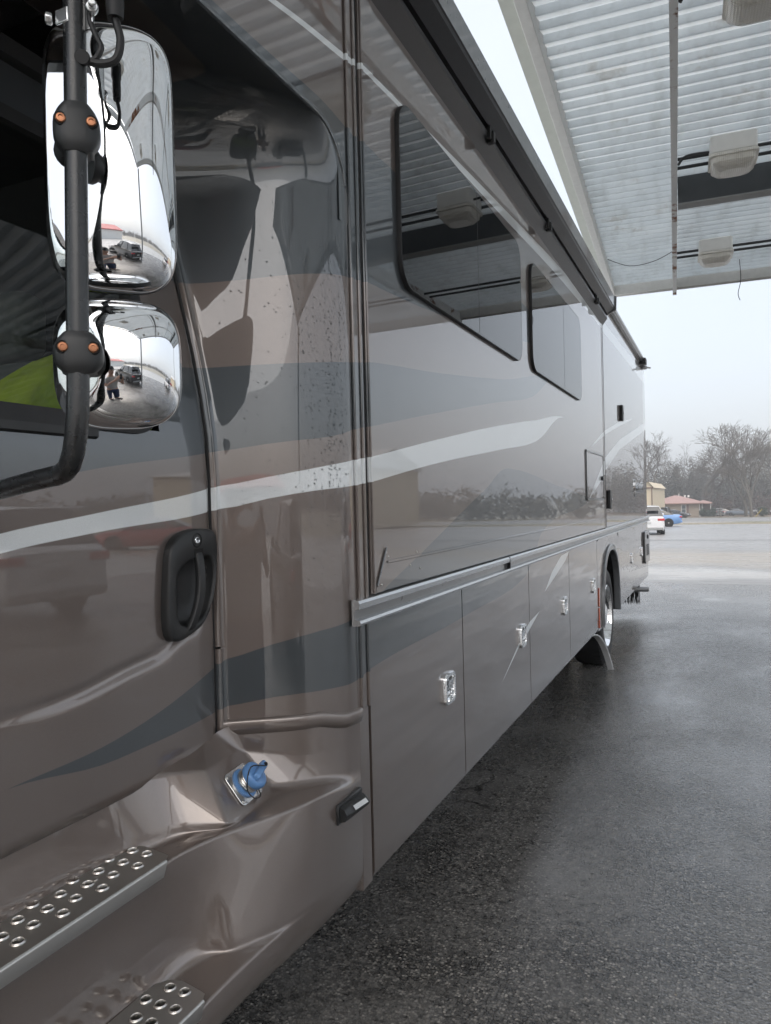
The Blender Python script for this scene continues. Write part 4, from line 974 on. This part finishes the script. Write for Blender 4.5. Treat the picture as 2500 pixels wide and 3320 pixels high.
# ================================================================== CARS
M_TINT = simple('car_glass', (.012, .014, .016), .05, coat=1.0); M_PLATE = simple('plate', (.5, .52, .52), .5)
M_LAMPW = simple('head_lamp', (.75, .77, .78), .1, coat=1.0)
PAINTS = {}
def carpaint(nm, c):
    if nm not in PAINTS: PAINTS[nm] = simple('car_' + nm, c, .3, .2 if sum(c) < 1.5 else 0, var=.03, coat=1.0)
    return PAINTS[nm]
KINDS = {  # stations: (y, half width at belt, bottom z, belt z), greenhouse: (y base, y roof...) ; nose at -Y
 'sedan': dict(L=4.85, st=[(-2.42, .62, .32, .62), (-2.3, .80, .22, .72), (-1.7, .90, .20, .86), (-.9, .915, .19, .93), (0, .92, .19, .95), (1.0, .92, .19, .98), (1.8, .90, .21, 1.02), (2.25, .82, .28, 1.0), (2.42, .68, .38, .92)],
               gh=[(-1.05, -.20, 1.42), (1.95, .95, 1.43)], zr=1.45, wx=1.40, wr=.33),
 'suv': dict(L=4.75, st=[(-2.37, .66, .36, .80), (-2.25, .84, .28, .92), (-1.6, .93, .25, 1.02), (-.9, .945, .24, 1.06), (0, .95, .24, 1.08), (1.0, .95, .24, 1.10), (1.9, .94, .26, 1.12), (2.28, .90, .32, 1.10), (2.37, .84, .42, 1.02)],
             gh=[(-1.15, -.45, 1.68), (2.24, 1.85, 1.66)], zr=1.70, wx=1.38, wr=.37),
 'pickup': dict(L=5.4, st=[(-2.7, .70, .42, .95), (-2.55, .92, .36, 1.06), (-1.7, .98, .33, 1.12), (-.9, .99, .33, 1.14), (0, .99, .33, 1.15), (1.0, .99, .33, 1.15), (2.0, .99, .35, 1.15), (2.6, .97, .40, 1.14), (2.7, .93, .48, 1.06)],
                gh=[(-1.15, -.5, 1.82), (2.55, 2.3, 1.78)], zr=1.86, wx=1.62, wr=.40),
}
def make_car(name, kind, cname, c, loc, heading, label, group=None):
    K = KINDS[kind]; pm = carpaint(cname, c)
    root = empty(name, loc, heading); tag(root, label, 'car' if kind != 'pickup' else 'truck', group)
    m = MB(); rows = []
    for (y, hw, zb, zt) in K['st']:
        h = zt - zb
        rows.append([(s * hw * f, y, zb + h * g) for s, f, g in [(-1, .90, 0), (-1, .985, .12), (-1, 1.0, .45), (-1, .985, .72), (-1, .93, .97), (-1, .84, 1.0), (0, 0, 1.015), (1, .84, 1.0), (1, .93, .97), (1, .985, .72), (1, 1.0, .45), (1, .985, .12), (1, .90, 0)]])
    m.grid(rows); m.add(rows[0], [tuple(range(13))]); m.add(rows[-1], [tuple(range(13))]); m.build('body', pm, root, True, angle=50)
    (yf, yrf, zf), (yb, yrb, zb2) = K['gh']; wm = K['st'][4][1]; zt = K['st'][4][3] - .01
    nst = 7; rows = []
    for k in range(nst + 1):
        s = k / nst; y0 = yf + (yb - yf) * s; y1 = yrf + (yrb - yrf) * s; wb = wm * .90; wr = wm * .70
        zrf = K['zr'] - .05 * (2 * s - 1) ** 2
        rows.append([(-wb, y0, zt), (-(wb * .4 + wr * .6), y0 + (y1 - y0) * .62, zt + (zrf - zt) * .62), (-wr, y1, zrf - .03), (-wr * .8, y1, zrf), (0, y1, zrf + .02), (wr * .8, y1, zrf), (wr, y1, zrf - .03), (wb * .4 + wr * .6, y0 + (y1 - y0) * .62, zt + (zrf - zt) * .62), (wb, y0, zt)])
    m = MB(); m.grid(rows)
    for i in range(len(m.f)): m.m[i] = 1 if (i % 8) in (2, 3, 4, 5) else 0
    m.add(rows[0], [tuple(range(9))], 0); m.add(rows[-1], [tuple(range(9))], 0); m.build('cabin', [M_TINT, pm], root, True, angle=40)
    for ps in (.40, .72):
        m = MB()
        for sgn in (-1, 1):
            i = int(ps * nst); r0 = rows[i]; p, q, r_ = (r0[8], r0[7], r0[6]) if sgn > 0 else (r0[0], r0[1], r0[2])
            m.tube([Vector(p) + Vector((sgn * .006, 0, 0)), Vector(q) + Vector((sgn * .006, 0, 0)), Vector(r_) + Vector((sgn * .006, 0, 0))], .035, 5)
        m.build('window_pillar', pm, root, False)
    for sy in (-1, 1):
        for sx in (-1, 1):
            wl = empty('wheel', (sx * (wm - .11), sy * K['wx'], K['wr'])); wl.parent = root
            m = MB(); R_ = K['wr']; m.lathe([(R_ * .64, -.105), (R_ * .93, -.11), (R_, -.07), (R_, .07), (R_ * .93, .11), (R_ * .64, .105)], (0, 0, 0), (sx, 0, 0), 22); m.build('tyre', M_RUBBER, wl, True)
            m = MB(); m.lathe([(R_ * .64, .106), (R_ * .60, .108), (R_ * .55, .09), (R_ * .15, .112), (.001, .115)], (0, 0, 0), (sx, 0, 0), 18, caps=False)
            m.build('rim', M_STEEL, wl, True)
            m = MB(); m.lathe([(R_ * 1.16, 0), (R_ * 1.16, .015), (R_ * 1.02, .018)], (sx * (wm - .018), sy * K['wx'], R_), (sx, 0, 0), 24, caps=True); m.build('wheel_well', M_DARK, root, True)
    yb_ = K['st'][-1][0]; zz = K['st'][-1][3]; hwb = K['st'][-2][1]
    for sx in (-1, 1):
        m = MB(); m.box(sx * hwb * .60, sx * (hwb + .012), yb_ - .16, yb_ + .012, zz - .16, zz - .03); m.build('tail_light', M_RED, root, True, bevel=.02)
        m = MB(); yf_ = K['st'][0][0]; zf_ = K['st'][0][3]; m.box(sx * .42, sx * (K['st'][1][1] - .02), yf_ - .01, yf_ + .22, zf_ - .06, zf_ + .06); m.build('head_light', M_LAMPW, root, True, bevel=.02)
        m = MB(); m.box(sx * (wm * .93), sx * (wm + .13), yf + .42, yf + .56, zt + .0, zt + .14); m.build('wing_mirror', pm, root, True, bevel=.03)
    m = MB(); m.box(-.20, .20, yb_ + .004, yb_ + .016, zz - .34, zz - .22); m.build('number_plate', M_PLATE, root, False)
    m = MB(); m.box(-hwb * .92, hwb * .92, yb_ - .10, yb_ + .05, .34, .50); m.build('rear_bumper', M_BEAM if kind != 'sedan' else pm, root, True, bevel=.03)
    if kind == 'suv':
        m = MB(); m.box(-.62, .62, yb - .13, yb + .06, K['zr'] - .055, K['zr'] - .02); m.build('roof_spoiler', pm, root, True, bevel=.015)
    return root
make_car('suv', 'suv', 'white', (.72, .73, .74), (-3.16, 46.0, gz(48)), radians(188), 'white suv seen from behind at the motorhome tail')
make_car('sedan', 'sedan', 'blue', (.12, .26, .52), (-4.55, 66, gz(66)), radians(-84), 'bright blue sedan parked beyond the white suv')
make_car('pickup_truck', 'pickup', 'charcoal', (.045, .05, .055), (-6.85, 116, gz(116)), radians(178), 'dark pickup with cap standing behind the blue sedan')
make_car('sedan', 'sedan', 'black', (.015, .016, .018), (-6.6, 140, gz(140)), radians(78), 'black sedan parked against the brick house wall')
fc = 'cars parked among the far trees'
make_car('suv', 'suv', 'graphite', (.05, .055, .06), (-.3, 166, gz(166)), radians(200), 'dark grey suv parked right of the house bushes', fc)
make_car('sedan', 'sedan', 'white', (.72, .73, .74), (1.4, 172, gz(172)), radians(100), 'white sedan parked far behind the utility pole', fc)
make_car('sedan', 'sedan', 'slate_blue', (.12, .15, .19), (4.0, 171, gz(171)), radians(85), 'blue grey sedan parked left of the thick leaning trunk', fc)
make_car('suv', 'suv', 'white', (.72, .73, .74), (9.0, 186, gz(186)), radians(90), 'white suv parked far away at the right picture edge', fc)
make_car('suv', 'suv', 'navy', (.03, .05, .11), (12.0, 189, gz(189)), radians(95), 'navy suv parked behind the farthest white suv', fc)
# only seen mirrored in the bodywork
make_car('suv', 'suv', 'black', (.015, .016, .018), (5.4, -3.6, 0), radians(20), 'black suv at the pumps, mirrored in the convex chrome mirror')
make_car('suv', 'suv', 'white', (.72, .73, .74), (9.6, 8.0, 0), radians(95), 'white suv mirrored in the slide-out wall', None)
make_car('sedan', 'sedan', 'red', (.35, .03, .03), (22.0, 26.0, gz(26)), radians(60), 'red sedan mirrored in the coach wall behind the slide-out', None)

# ================================================================== BUILDINGS
M_BRICK = simple('tan_brick', (.34, .285, .225), .85, var=.15, nscale=30, bump=.3, bscale=80)
M_ROOFR = simple('red_metal_roof', (.40, .25, .22), .5, var=.08, nscale=1.5)
M_TRIMW = simple('white_trim', (.72, .72, .70), .6); M_TRIMB = simple('brown_trim', (.16, .10, .08), .7)
M_CREAM = simple('cream_panel', (.58, .50, .37), .6, var=.06); M_PANEW = simple('pane', (.10, .12, .13), .1, coat=1.0)
hy, hb = 160.0, gz(160) - .02
H_ = empty('brick_house', (-7.5, hy, hb)); tag(H_, 'low tan brick house with a pinkish red hipped metal roof', 'house')
m = MB(); m.box(-6.0, 4.4, 0, 9, 0, 2.62); m.build('wall', M_BRICK, H_, False)
def gable(nm, x0, x1, y0, y1, z, rise, inset_, par, mat):
    m = MB(); yc = (y0 + y1) / 2
    m.add([(x0, y0, z), (x1, y0, z), (x1, y1, z), (x0, y1, z), (x0 + inset_, yc, z + rise), (x1 - inset_, yc, z + rise)], [(0, 1, 5, 4), (2, 3, 4, 5), (1, 2, 5), (3, 0, 4), (0, 3, 2, 1)])
    m.box(x0, x1, y0, y1, z - .18, z - .002); o = m.build(nm, mat, par, False); return o
gable('roof', -5.6, 5.1, -.8, 10, 2.8, 1.55, 5.0, H_, M_ROOFR)
gable('roof', -14, -1.0, 2.5, 12, 2.8, 1.05, 1.0, H_, M_ROOFR)
gable('porch_roof', 3.4, 6.6, -.2, 8, 2.72, .5, 1.4, H_, M_ROOFR)
m = MB(); m.box(-14, -6.05, 3.2, 11, 0, 2.62); m.build('wall', M_BRICK, H_, False)
for x in (4.75, 6.3):
    m = MB(); m.box(x, x + .13, .1, .23, 0, 2.55); m.build('porch_post', M_TRIMW, H_, False)
m = MB(); m.box(4.45, 6.4, 4.2, 8, 0, 2.55); m.build('porch_wall', M_TRIMB, H_, False)
def hwin(x, w_, z0, h):
    W_ = empty('window', (x, -.03, z0)); W_.parent = H_
    m = MB(); m.box(-.09, w_ + .09, -.02, .028, -.09, 0); m.box(-.09, w_ + .09, -.02, .028, h, h + .09); m.box(-.09, 0, -.02, .028, 0, h); m.box(w_, w_ + .09, -.02, .028, 0, h); m.box(0, w_, -.015, .028, h * .49, h * .53); m.build('window_frame', M_TRIMW, W_, False)
    for z_ in (0, h * .53):
        m = MB(); m.box(0, w_, .0, .02, z_, z_ + h * .47); m.build('pane', M_PANEW, W_, False)
hwin(1.05, .72, .75, 1.6)
m = MB(); m.box(1.95, 2.35, -.03, .0, .02, 2.45); m.build('door_shutter', M_TRIMB, H_, False)
m = MB(); m.box(4.28, 4.43, -.06, -.005, 0, 2.5); m.build('downspout', M_TRIMW, H_, False)
for x in (.35, 1.3, 2.0):
    m = MB(); m.box(x, x + .35, 4.0, 4.4, 3.9, 4.35) if x > .5 else m.tube([(x, 4, 3.9), (x, 4, 4.7)], .08, 8); m.build('roof_vent', M_TRIMW, H_, False)
B_ = empty('metal_building', (-7.1, 100, gz(100) - .02)); tag(B_, 'cream metal building with brown downspouts at the motorhome rear edge', 'building')
m = MB(); m.add([(-12, 0, 0), (0, 0, 0), (0, 0, 4.35), (-.45, 0, 5.0), (-12, 0, 4.7), (-12, 22, 0), (0, 22, 0), (0, 22, 4.35), (-.45, 22, 5.0), (-12, 22, 4.7)], [(0, 1, 2, 3, 4), (5, 9, 8, 7, 6), (1, 6, 7, 2)]); m.build('wall', M_CREAM, B_, False)
m = MB(); m.add([(.25, -.3, 4.28), (-.45, -.3, 5.06), (-12, -.3, 4.76), (.25, 22, 4.28), (-.45, 22, 5.06), (-12, 22, 4.76)], [(0, 1, 4, 3), (1, 2, 5, 4)]); m.build('roof', M_CREAM, B_, False)
for x in (-1.0, -.12, -2.2):
    m = MB(); m.box(x, x + .12, -.12, -.005, 0, 4.25); m.build('downspout', M_TRIMB, B_, False)
m = MB(); m.box(-12, .1, -.18, -.02, 4.22, 4.36); m.build('gutter', M_TRIMB, B_, False)
# mirrored surroundings: long pale shed and red-roofed store behind the camera, price sign
S_ = empty('metal_shed', (-14, -70, 0)); tag(S_, 'long pale metal shed across the road, mirrored in the chrome', 'building')
m = MB(); m.box(0, 30, 0, 12, 0, 4.2); m.build('wall', M_CREAM, S_, False)
gable('roof', -.5, 30.5, -.5, 12.5, 4.25, 1.6, .0, S_, M_GALV)
S2 = empty('store', (16, -40, 0)); tag(S2, 'low white store with a red roof, mirrored in the chrome', 'building')
m = MB(); m.box(0, 16, 0, 8, 0, 3.2); m.build('wall', M_TRIMW, S2, False); gable('roof', -.5, 16.5, -.5, 8.5, 3.3, 1.4, 2, S2, simple('store_roof', (.45, .05, .05), .5))
S4 = empty('warehouse', (30, 62, gz(62))); tag(S4, 'cream warehouse beyond the lot, mirrored in the rear coach wall', 'building')
m = MB(); m.box(0, 24, 0, 15, 0, 6.0); m.build('wall', M_CREAM, S4, False); gable('roof', -.5, 24.5, -.5, 15.5, 6.05, 2, .0, S4, M_GALV)
S3 = empty('sign', (3.5, -42, 0)); tag(S3, 'dark rectangular sign on two poles, mirrored in the upper mirror', 'sign')
for x in (0, 2.2):
    m = MB(); m.tube([(x, 0, 0), (x, 0, 6)], .1, 8); m.build('pole', M_BEAM, S3, True)
m = MB(); m.box(-.3, 2.5, -.2, .2, 4.2, 6.6); m.build('board', M_BEAMD, S3, False)

# ================================================================== TREES
M_BARK = simple('grey_bark', (.12, .11, .095), .9, var=.25, nscale=3); M_BARK2 = simple('twig_bark', (.12, .105, .088), .9, var=.2, nscale=2)
M_PINE = simple('pine_needles', (.045, .06, .042), .9, var=.35, nscale=.8); M_BRUSH = simple('bare_brush', (.118, .108, .085), .9, var=.3, nscale=.6)
M_BUSH = simple('bush_leaf', (.04, .06, .035), .8, var=.4, nscale=6); M_WARM = simple('russet_brush', (.10, .068, .054), .9, var=.3, nscale=.7)
def tree_mesh(seed, h, spread, levels=6, trunk=.45, fork=.28):
    rg = random.Random(seed); tm, cm = MB(), MB()
    def rec(p, d, L, r, lv):
        n = 3; pts = [p]; q = p.copy(); dd = d.copy()
        for k in range(n):
            dd = (dd + Vector((rg.gauss(0, .09), rg.gauss(0, .09), rg.gauss(0, .05) + (.05 if lv else 0)))).normalized(); q = q + dd * (L / n); pts.append(q.copy())
        rad = [r * (1 - .4 * k / n) for k in range(n + 1)]
        tgt = tm if lv < 2 else cm
        tgt.tube(pts, rad, 6 if lv < 2 else 3, cap=False)
        if lv >= levels: return
        nb = rg.choice((2, 3, 3)) if lv < 3 else rg.choice((3, 3, 4))
        for b in range(nb):
            ax = dd.cross(Vector((rg.gauss(0, 1), rg.gauss(0, 1), rg.gauss(0, .4)))).normalized()
            ang = rg.uniform(.25, .62) * spread; nd = (Matrix.Rotation(ang, 3, ax) @ dd).normalized()
            src = pts[-1] if b < 2 else pts[rg.choice((1, 2))]
            if nd.z < -.15: nd.z = -.1
            rec(src, nd, L * rg.uniform(.62, .84), max(.019, r * rg.uniform(.48, .62)), lv + 1)
    rec(Vector((0, 0, -.2)), Vector((rg.uniform(-.05, .05), 0, 1)).normalized(), h * fork, trunk, 0)
    return tm, cm
def bare_tree(name, loc, seed, h, spread, width, label, levels=6, trunk=.45, fork=.28, grp='bare winter trees beyond the road'):
    r = empty(name, loc); tag(r, label, 'tree', grp); tm, cm = tree_mesh(seed, h, spread, levels, trunk, fork)
    top = max(v[2] for v in cm.v); s = h / top; xs_ = sorted(v[0] for v in cm.v); wd = (xs_[int(len(xs_) * .99)] - xs_[int(len(xs_) * .01)]) * s; sx = width / wd
    for q in (tm, cm): q.v = [(x * s * (sx if q is cm else 1 + (sx - 1) * min(1, z / (top * .3))), y * s * sx, z * s) for x, y, z in q.v]
    tm.build('trunk', M_BARK, r, True); cm.build('crown', M_BARK2, r, False); return r
bare_tree('bare_tree', (-3.0, 178, gz(178)), 4, 20.5, 1.35, 18, 'tallest wide-crowned bare tree directly above the red roof', 7, .55, .24)
bare_tree('bare_tree', (-12.2, 176, gz(176)), 9, 19.0, 1.3, 14, 'bare tree rising beside the motorhome rear edge', 7, .45, .26)
bare_tree('bare_tree', (5.6, 143, gz(143)), 21, 15.2, 1.1, 10.5, 'bare tree with a thick pale trunk at the right roadside', 7, .50, .36)
bare_tree('bare_tree', (3.2, 184, gz(184)), 33, 18.0, 1.2, 9, 'bare tree between the tall crown and the thick roadside trunk', 6, .42, .28)
bare_tree('bare_tree', (5.0, 152, gz(152)), 14, 11.0, 1.1, 8, 'dark forked bare tree just behind the thick pale trunk', 6, .42, .34)
bare_tree('bare_tree', (12.5, 180, gz(180)), 45, 17.5, 1.25, 12, 'bare tree cut by the right picture edge', 6, .42, .28)
bare_tree('bare_tree', (-5.5, 196, gz(190)), 61, 17.0, 1.25, 11, 'hazy bare tree half hidden behind the tallest crown', 6, .36, .28)
bare_tree('bare_tree', (8.6, 192, gz(190)), 70, 17.5, 1.25, 11, 'hazy bare tree right behind the thick roadside tree', 6, .36, .28)
bare_tree('bare_tree', (-15.5, 194, gz(190)), 73, 17.0, 1.25, 11, 'hazy bare tree farthest left, touching the motorhome edge', 6, .36, .28)
bare_tree('bare_tree', (-8.4, 190, gz(190)), 52, 18.0, 1.25, 12, 'slender bare tree between the two left crowns', 6, .3, .3)
def leaf_cloud(m, c, rx, ry, rz, n, s, rg):
    for k in range(n):
        d = Vector((rg.gauss(0, 1), rg.gauss(0, 1), rg.gauss(0, 1))).normalized() * rg.random() ** .4
        p = Vector((c[0] + d.x * rx, c[1] + d.y * ry, c[2] + d.z * rz)); a, b = Vector((rg.gauss(0, s), rg.gauss(0, s), rg.gauss(0, s))), Vector((rg.gauss(0, s), rg.gauss(0, s), rg.gauss(0, s)))
        m.add([p, p + a, p + b], [(0, 1, 2)])
def pine(loc, seed, h, label):
    rg = random.Random(seed); r = empty('pine_tree', loc); tag(r, label, 'tree', 'pines behind the house')
    m = MB(); m.tube([(0, 0, -.3), (rg.uniform(-.2, .2), 0, h * .5), (0, 0, h * .96)], [.28, .2, .04], 6); m.build('trunk', M_BARK, r, True)
    m = MB()
    for k in range(16):
        z = h * (.36 + .62 * k / 15); rr_ = (1 - (k / 15) ** 1.6) * h * .19 + .3; a = rg.uniform(0, 6.3); q = rr_ * rg.uniform(.2, .75)
        leaf_cloud(m, (q * cos(a), q * sin(a), z), rr_ * .6, rr_ * .6, h * .035, 110, .24, rg)
    m.build('crown', M_PINE, r, False)
pine((-9.6, 203, gz(190)), 1, 12.0, 'dark pine left of the red roof ridge'); pine((-6.0, 205, gz(190)), 2, 10.5, 'shorter pine right behind the red roof ridge')
# undergrowth and woods that read as one mass
rg = random.Random(77); m = MB()
for k in range(250):
    x = rg.uniform(-26, 28); y = rg.uniform(194, 220); h = rg.uniform(7.0, 14.5)
    if abs(x - .5) < 3 and rg.random() < .3: h *= .6
    leaf_cloud(m, (x, y, gz(190) + h * .5), rg.uniform(1.5, 3.5), 2, h * .55, 320, .25, rg)
w1 = m.build('far_brush', M_BRUSH, None, False); w1['kind'] = 'stuff'; w1['label'] = 'hazy grey brown undergrowth behind the bare trees'; w1['category'] = 'undergrowth'
m = MB()
for k in range(30):
    x = rg.uniform(-4, 16); y = rg.uniform(176, 192); h = rg.uniform(2.0, 5.5); leaf_cloud(m, (x, y, gz(190) + h * .55), rg.uniform(.8, 2.2), 1.4, h * .5, 200, .22, rg)
w1 = m.build('russet_brush', M_WARM, None, False); w1['kind'] = 'stuff'; w1['label'] = 'russet thicket between the far parked cars'; w1['category'] = 'undergrowth'
m = MB()
for k in range(620):    # woods along the right and behind, seen only as reflections
    a = radians(rg.uniform(9, 250)); d = rg.uniform(150, 215); h = rg.uniform(4.5, 7.5); cx_, cy_ = d * sin(a), d * cos(a)
    leaf_cloud(m, (cx_, cy_, (gz(cy_) if cy_ > 0 else 0) + h * .5), 3.6, 3.6, h * .55, 150, .55, rg)
w1 = m.build('far_woods', M_BRUSH, None, False); w1['kind'] = 'stuff'; w1['label'] = 'distant dark woods mirrored along the coach side'; w1['category'] = 'woods'
def bush(x, y, r_, h, seed, label):
    rg = random.Random(seed); b = empty('bush', (x, y, gz(y))); tag(b, label, 'bush', 'bushes beside the house')
    m = MB(); leaf_cloud(m, (0, 0, h * .5), r_, r_, h * .55, 700, .12, rg); m.build('crown', M_BUSH, b, False)
    m = MB(); m.tube([(0, 0, -.1), (0, 0, h * .5)], [.08, .04], 6); m.build('stem', M_BARK, b, True)
bush(-2.55, 158, .7, 1.5, 1, 'rounded dark bush at the house corner'); bush(-1.5, 157, .6, 1.25, 2, 'lighter bush right of the porch'); bush(-.75, 160, .7, 1.8, 3, 'taller green bush near the dark grey suv'); bush(7.4, 146, .9, 1.6, 4, 'low green bush right of the thick roadside trunk')
U_ = empty('utility_pole', (.54, 150, gz(150))); tag(U_, 'thin utility pole standing right of the brick house', 'pole')
m = MB(); m.tube([(0, 0, -.2), (.02, 0, 4.4)], [.09, .07], 8); m.build('pole_shaft', M_BARK2, U_, True)
m = MB(); m.box(-.35, .35, -.04, .04, 4.0, 4.1); m.build('crossarm', M_BARK2, U_, False)
G_ = empty('guy_wire', (6.1, 141, gz(141))); tag(G_, 'slanted yellow guy wire guard beside the thick trunk', 'guy wire')
m = MB(); m.tube([(0, 0, 0), (1.0, 0, 1.3)], .05, 6); m.build('guard', simple('guard_yellow', (.55, .42, .06), .6), G_, True)
m = MB(); m.tube([(1.0, 0, 1.3), (6.5, 0, 9)], .015, 4); m.build('cable', M_CONDUIT, G_, True)
# ================================================================== PEOPLE (seen mirrored in the chrome shells)
def skin_mesh(name, pts, edges, mat, parent, sub=2, root=0):
    me = bpy.data.meshes.new(name); me.from_pydata([p[:3] for p in pts], edges, []); me.materials.append(mat)
    o = bpy.data.objects.new(name, me); COL.objects.link(o); o.parent = parent
    sk = o.modifiers.new('skin', 'SKIN'); sk.use_smooth_shade = True
    if not me.skin_vertices: me.attributes  # layer is made by the modifier below
    bm = bmesh.new(); bm.from_mesh(me); lay = bm.verts.layers.skin.verify(); bm.verts.ensure_lookup_table()
    for v, p in zip(bm.verts, pts):
        r = p[3] if isinstance(p[3], (tuple, list)) else (p[3], p[3]); v[lay].radius = r; v[lay].use_root = (v.index == root)
    bm.to_mesh(me); bm.free()
    s = o.modifiers.new('sub', 'SUBSURF'); s.levels = sub; s.render_levels = sub
    return o
def person(loc, rz, label, shirt, trousers, cap, pose):
    r = empty('person', loc, rz); tag(r, label, 'person')
    skin = simple('skin', (.52, .33, .25), .55, var=.06); ms, mt_ = simple('shirt', shirt, .9), simple('trousers', trousers, .9)
    # facing local +Y ; joints: 0 pelvis
    sh, el, wr = {}, {}, {}
    for s in (-1, 1):
        sh[s] = (s * .19, 0, 1.42); 
        if pose == 'phone': el[s] = (s * .27, .12, 1.19); wr[s] = (s * .075, .29, 1.435)
        else: el[s] = (s * .26, -.02, 1.13); wr[s] = (s * .28, .06, .88)
    P = [(0, 0, .96, (.155, .11)), (0, .0, 1.12, (.145, .105)), (0, 0, 1.30, (.165, .115)), (0, -.01, 1.44, (.11, .085)), (0, .0, 1.52, .058), (0, .02, 1.58, .062), (0, .025, 1.66, (.078, .095)), (0, .02, 1.74, (.066, .085))]
    E_ = [(0, 1), (1, 2), (2, 3), (3, 4), (4, 5), (5, 6), (6, 7)]
    def addc(p0, chain):
        i = p0
        for c in chain: P.append(c); E_.append((i, len(P) - 1)); i = len(P) - 1
        return i
    for s in (-1, 1):
        w_ = addc(3, [(*sh[s], .062), (*el[s], .045), (*wr[s], .028)])
        hd = Vector(wr[s]); fwd = Vector((-s * .25, .25, .9)).normalized() if pose == 'phone' else Vector((0, .1, -1)).normalized()
        palm = hd + fwd * .055; pi_ = addc(w_, [(*palm, (.036, .018))])
        side = Vector((s * .1, .6, .1)).normalized() if pose == 'phone' else Vector((0, 1, 0))
        for q in range(4):
            b0 = palm + fwd * .03 + side * ((q - 1.5) * .019); ln = (.062, .07, .066, .05)[q]; curl = Vector((-s * .7, -.1, 0)) if pose == 'phone' else Vector((-s * .5, 0, 0))
            addc(pi_, [(*b0, .0095), (*(b0 + fwd * ln * .5 + curl * .012), .009), (*(b0 + fwd * ln * .85 + curl * .04), .0075)])
        th = palm - fwd * .02 + side * .035; addc(pi_, [(*th, .011), (*(th + side * .02 + fwd * .03), .0095), (*(th + side * .022 + fwd * .055), .008)])
        addc(0, [(s * .095, 0, .90, .088), (s * .11, .015, .50, .056), (s * .115, -.01, .10, .042), (s * .125, .10, .045, .04)])
    # nose and ears
    addc(6, [(0, .118, 1.64, .013)])
    for s in (-1, 1): addc(6, [(s * .082, .015, 1.65, .014)])
    body = skin_mesh('body', P, E_, skin, r)
    S = [(0, 0, .90, (.168, .128)), (0, 0, 1.12, (.168, .13)), (0, 0, 1.30, (.185, .135)), (0, -.01, 1.43, (.13, .10)), (0, 0, 1.49, (.075, .07))]; SE = [(0, 1), (1, 2), (2, 3), (3, 4)]
    for s in (-1, 1):
        i = len(S); mid = tuple(a + (b - a) * .62 for a, b in zip(sh[s], el[s])); S += [(*sh[s], .082), (*mid, .075)]; SE += [(3, i), (i, i + 1)]
    skin_mesh('shirt', S, SE, ms, body)
    T = [(0, 0, .98, (.162, .12)), (0, 0, .90, (.165, .125))]; TE = [(0, 1)]
    for s in (-1, 1):
        i = len(T); T += [(s * .10, 0, .82, .10), (s * .112, .012, .50, .075), (s * .118, -.01, .10, .064)]; TE += [(1, i), (i, i + 1), (i + 1, i + 2)]
    skin_mesh('trousers', T, TE, mt_, body)
    for s in (-1, 1):
        m = MB(); m.box(s * .12 - .048, s * .12 + .048, -.08, .20, 0, .085); m.build('shoe', M_RUBBER, body, True, bevel=.03, seg=3)
    m = MB(); rows = []
    for k in range(7):
        a = k * pi / 2 / 6; rows.append([(.088 * cos(a) * cos(b), .018 + .106 * cos(a) * sin(b), 1.70 + .095 * sin(a)) for b in [2 * pi * q / 18 for q in range(18)]])
    m.grid(rows, closed=True)
    if cap: m.box(-.065, .065, .10, .20, 1.70, 1.712)
    m.build('cap' if cap else 'hair', M_BLACK if cap else M_TRIMB, body, True)
    m = MB()
    for s in (-1, 1): m.lathe([(.010, 0), (.009, .004)], (s * .034, .112, 1.672), (0, 1, 0), 8)
    m.box(-.024, .024, .110, .116, 1.592, 1.600); m.build('face_marks', M_DARK, body, False)
    return r
person((1.02, -.46, 0), 0, 'man in grey shirt, jeans and black cap photographing, mirrored in convex mirror', (.42, .40, .385), (.035, .05, .10), True, 'phone')
person((-.15, -1.55, 0), radians(10), 'person in maroon shirt and black trousers, mirrored beside the photographer', (.16, .025, .035), (.012, .012, .014), False, 'stand')
ph = empty('phone', (1.02, -.115, 1.545)); tag(ph, 'black smartphone held up by the man in the grey shirt', 'phone')
m = MB(); m.prism(rrect(-.037, .037, -.078, .078, .012, 4), lambda a, b, d: (a, d, b), -.005, .005); m.build('phone_body', M_BLACK, ph, True, bevel=.002)
m = MB(); m.box(-.032, .032, .0052, .0075, .045, .062); m.build('camera_bar', M_SATIN, ph, True)

# ================================================================== damp winter air
hz = NT('damp_air'); hz.t.nodes.remove(hz.b)
pv = hz.n('VolumePrincipled'); pv.inputs['Color'].default_value = (.93, .95, .97, 1); pv.inputs['Density'].default_value = .0018; pv.inputs['Anisotropy'].default_value = .2
hz.link(pv.outputs[0], hz.t.nodes['Material Output'].inputs['Volume'])
m = MB(); m.box(-800, 800, -800, 1600, -8, 24); hb_ = m.build('haze', hz.mat, None, False); hb_['kind'] = 'stuff'
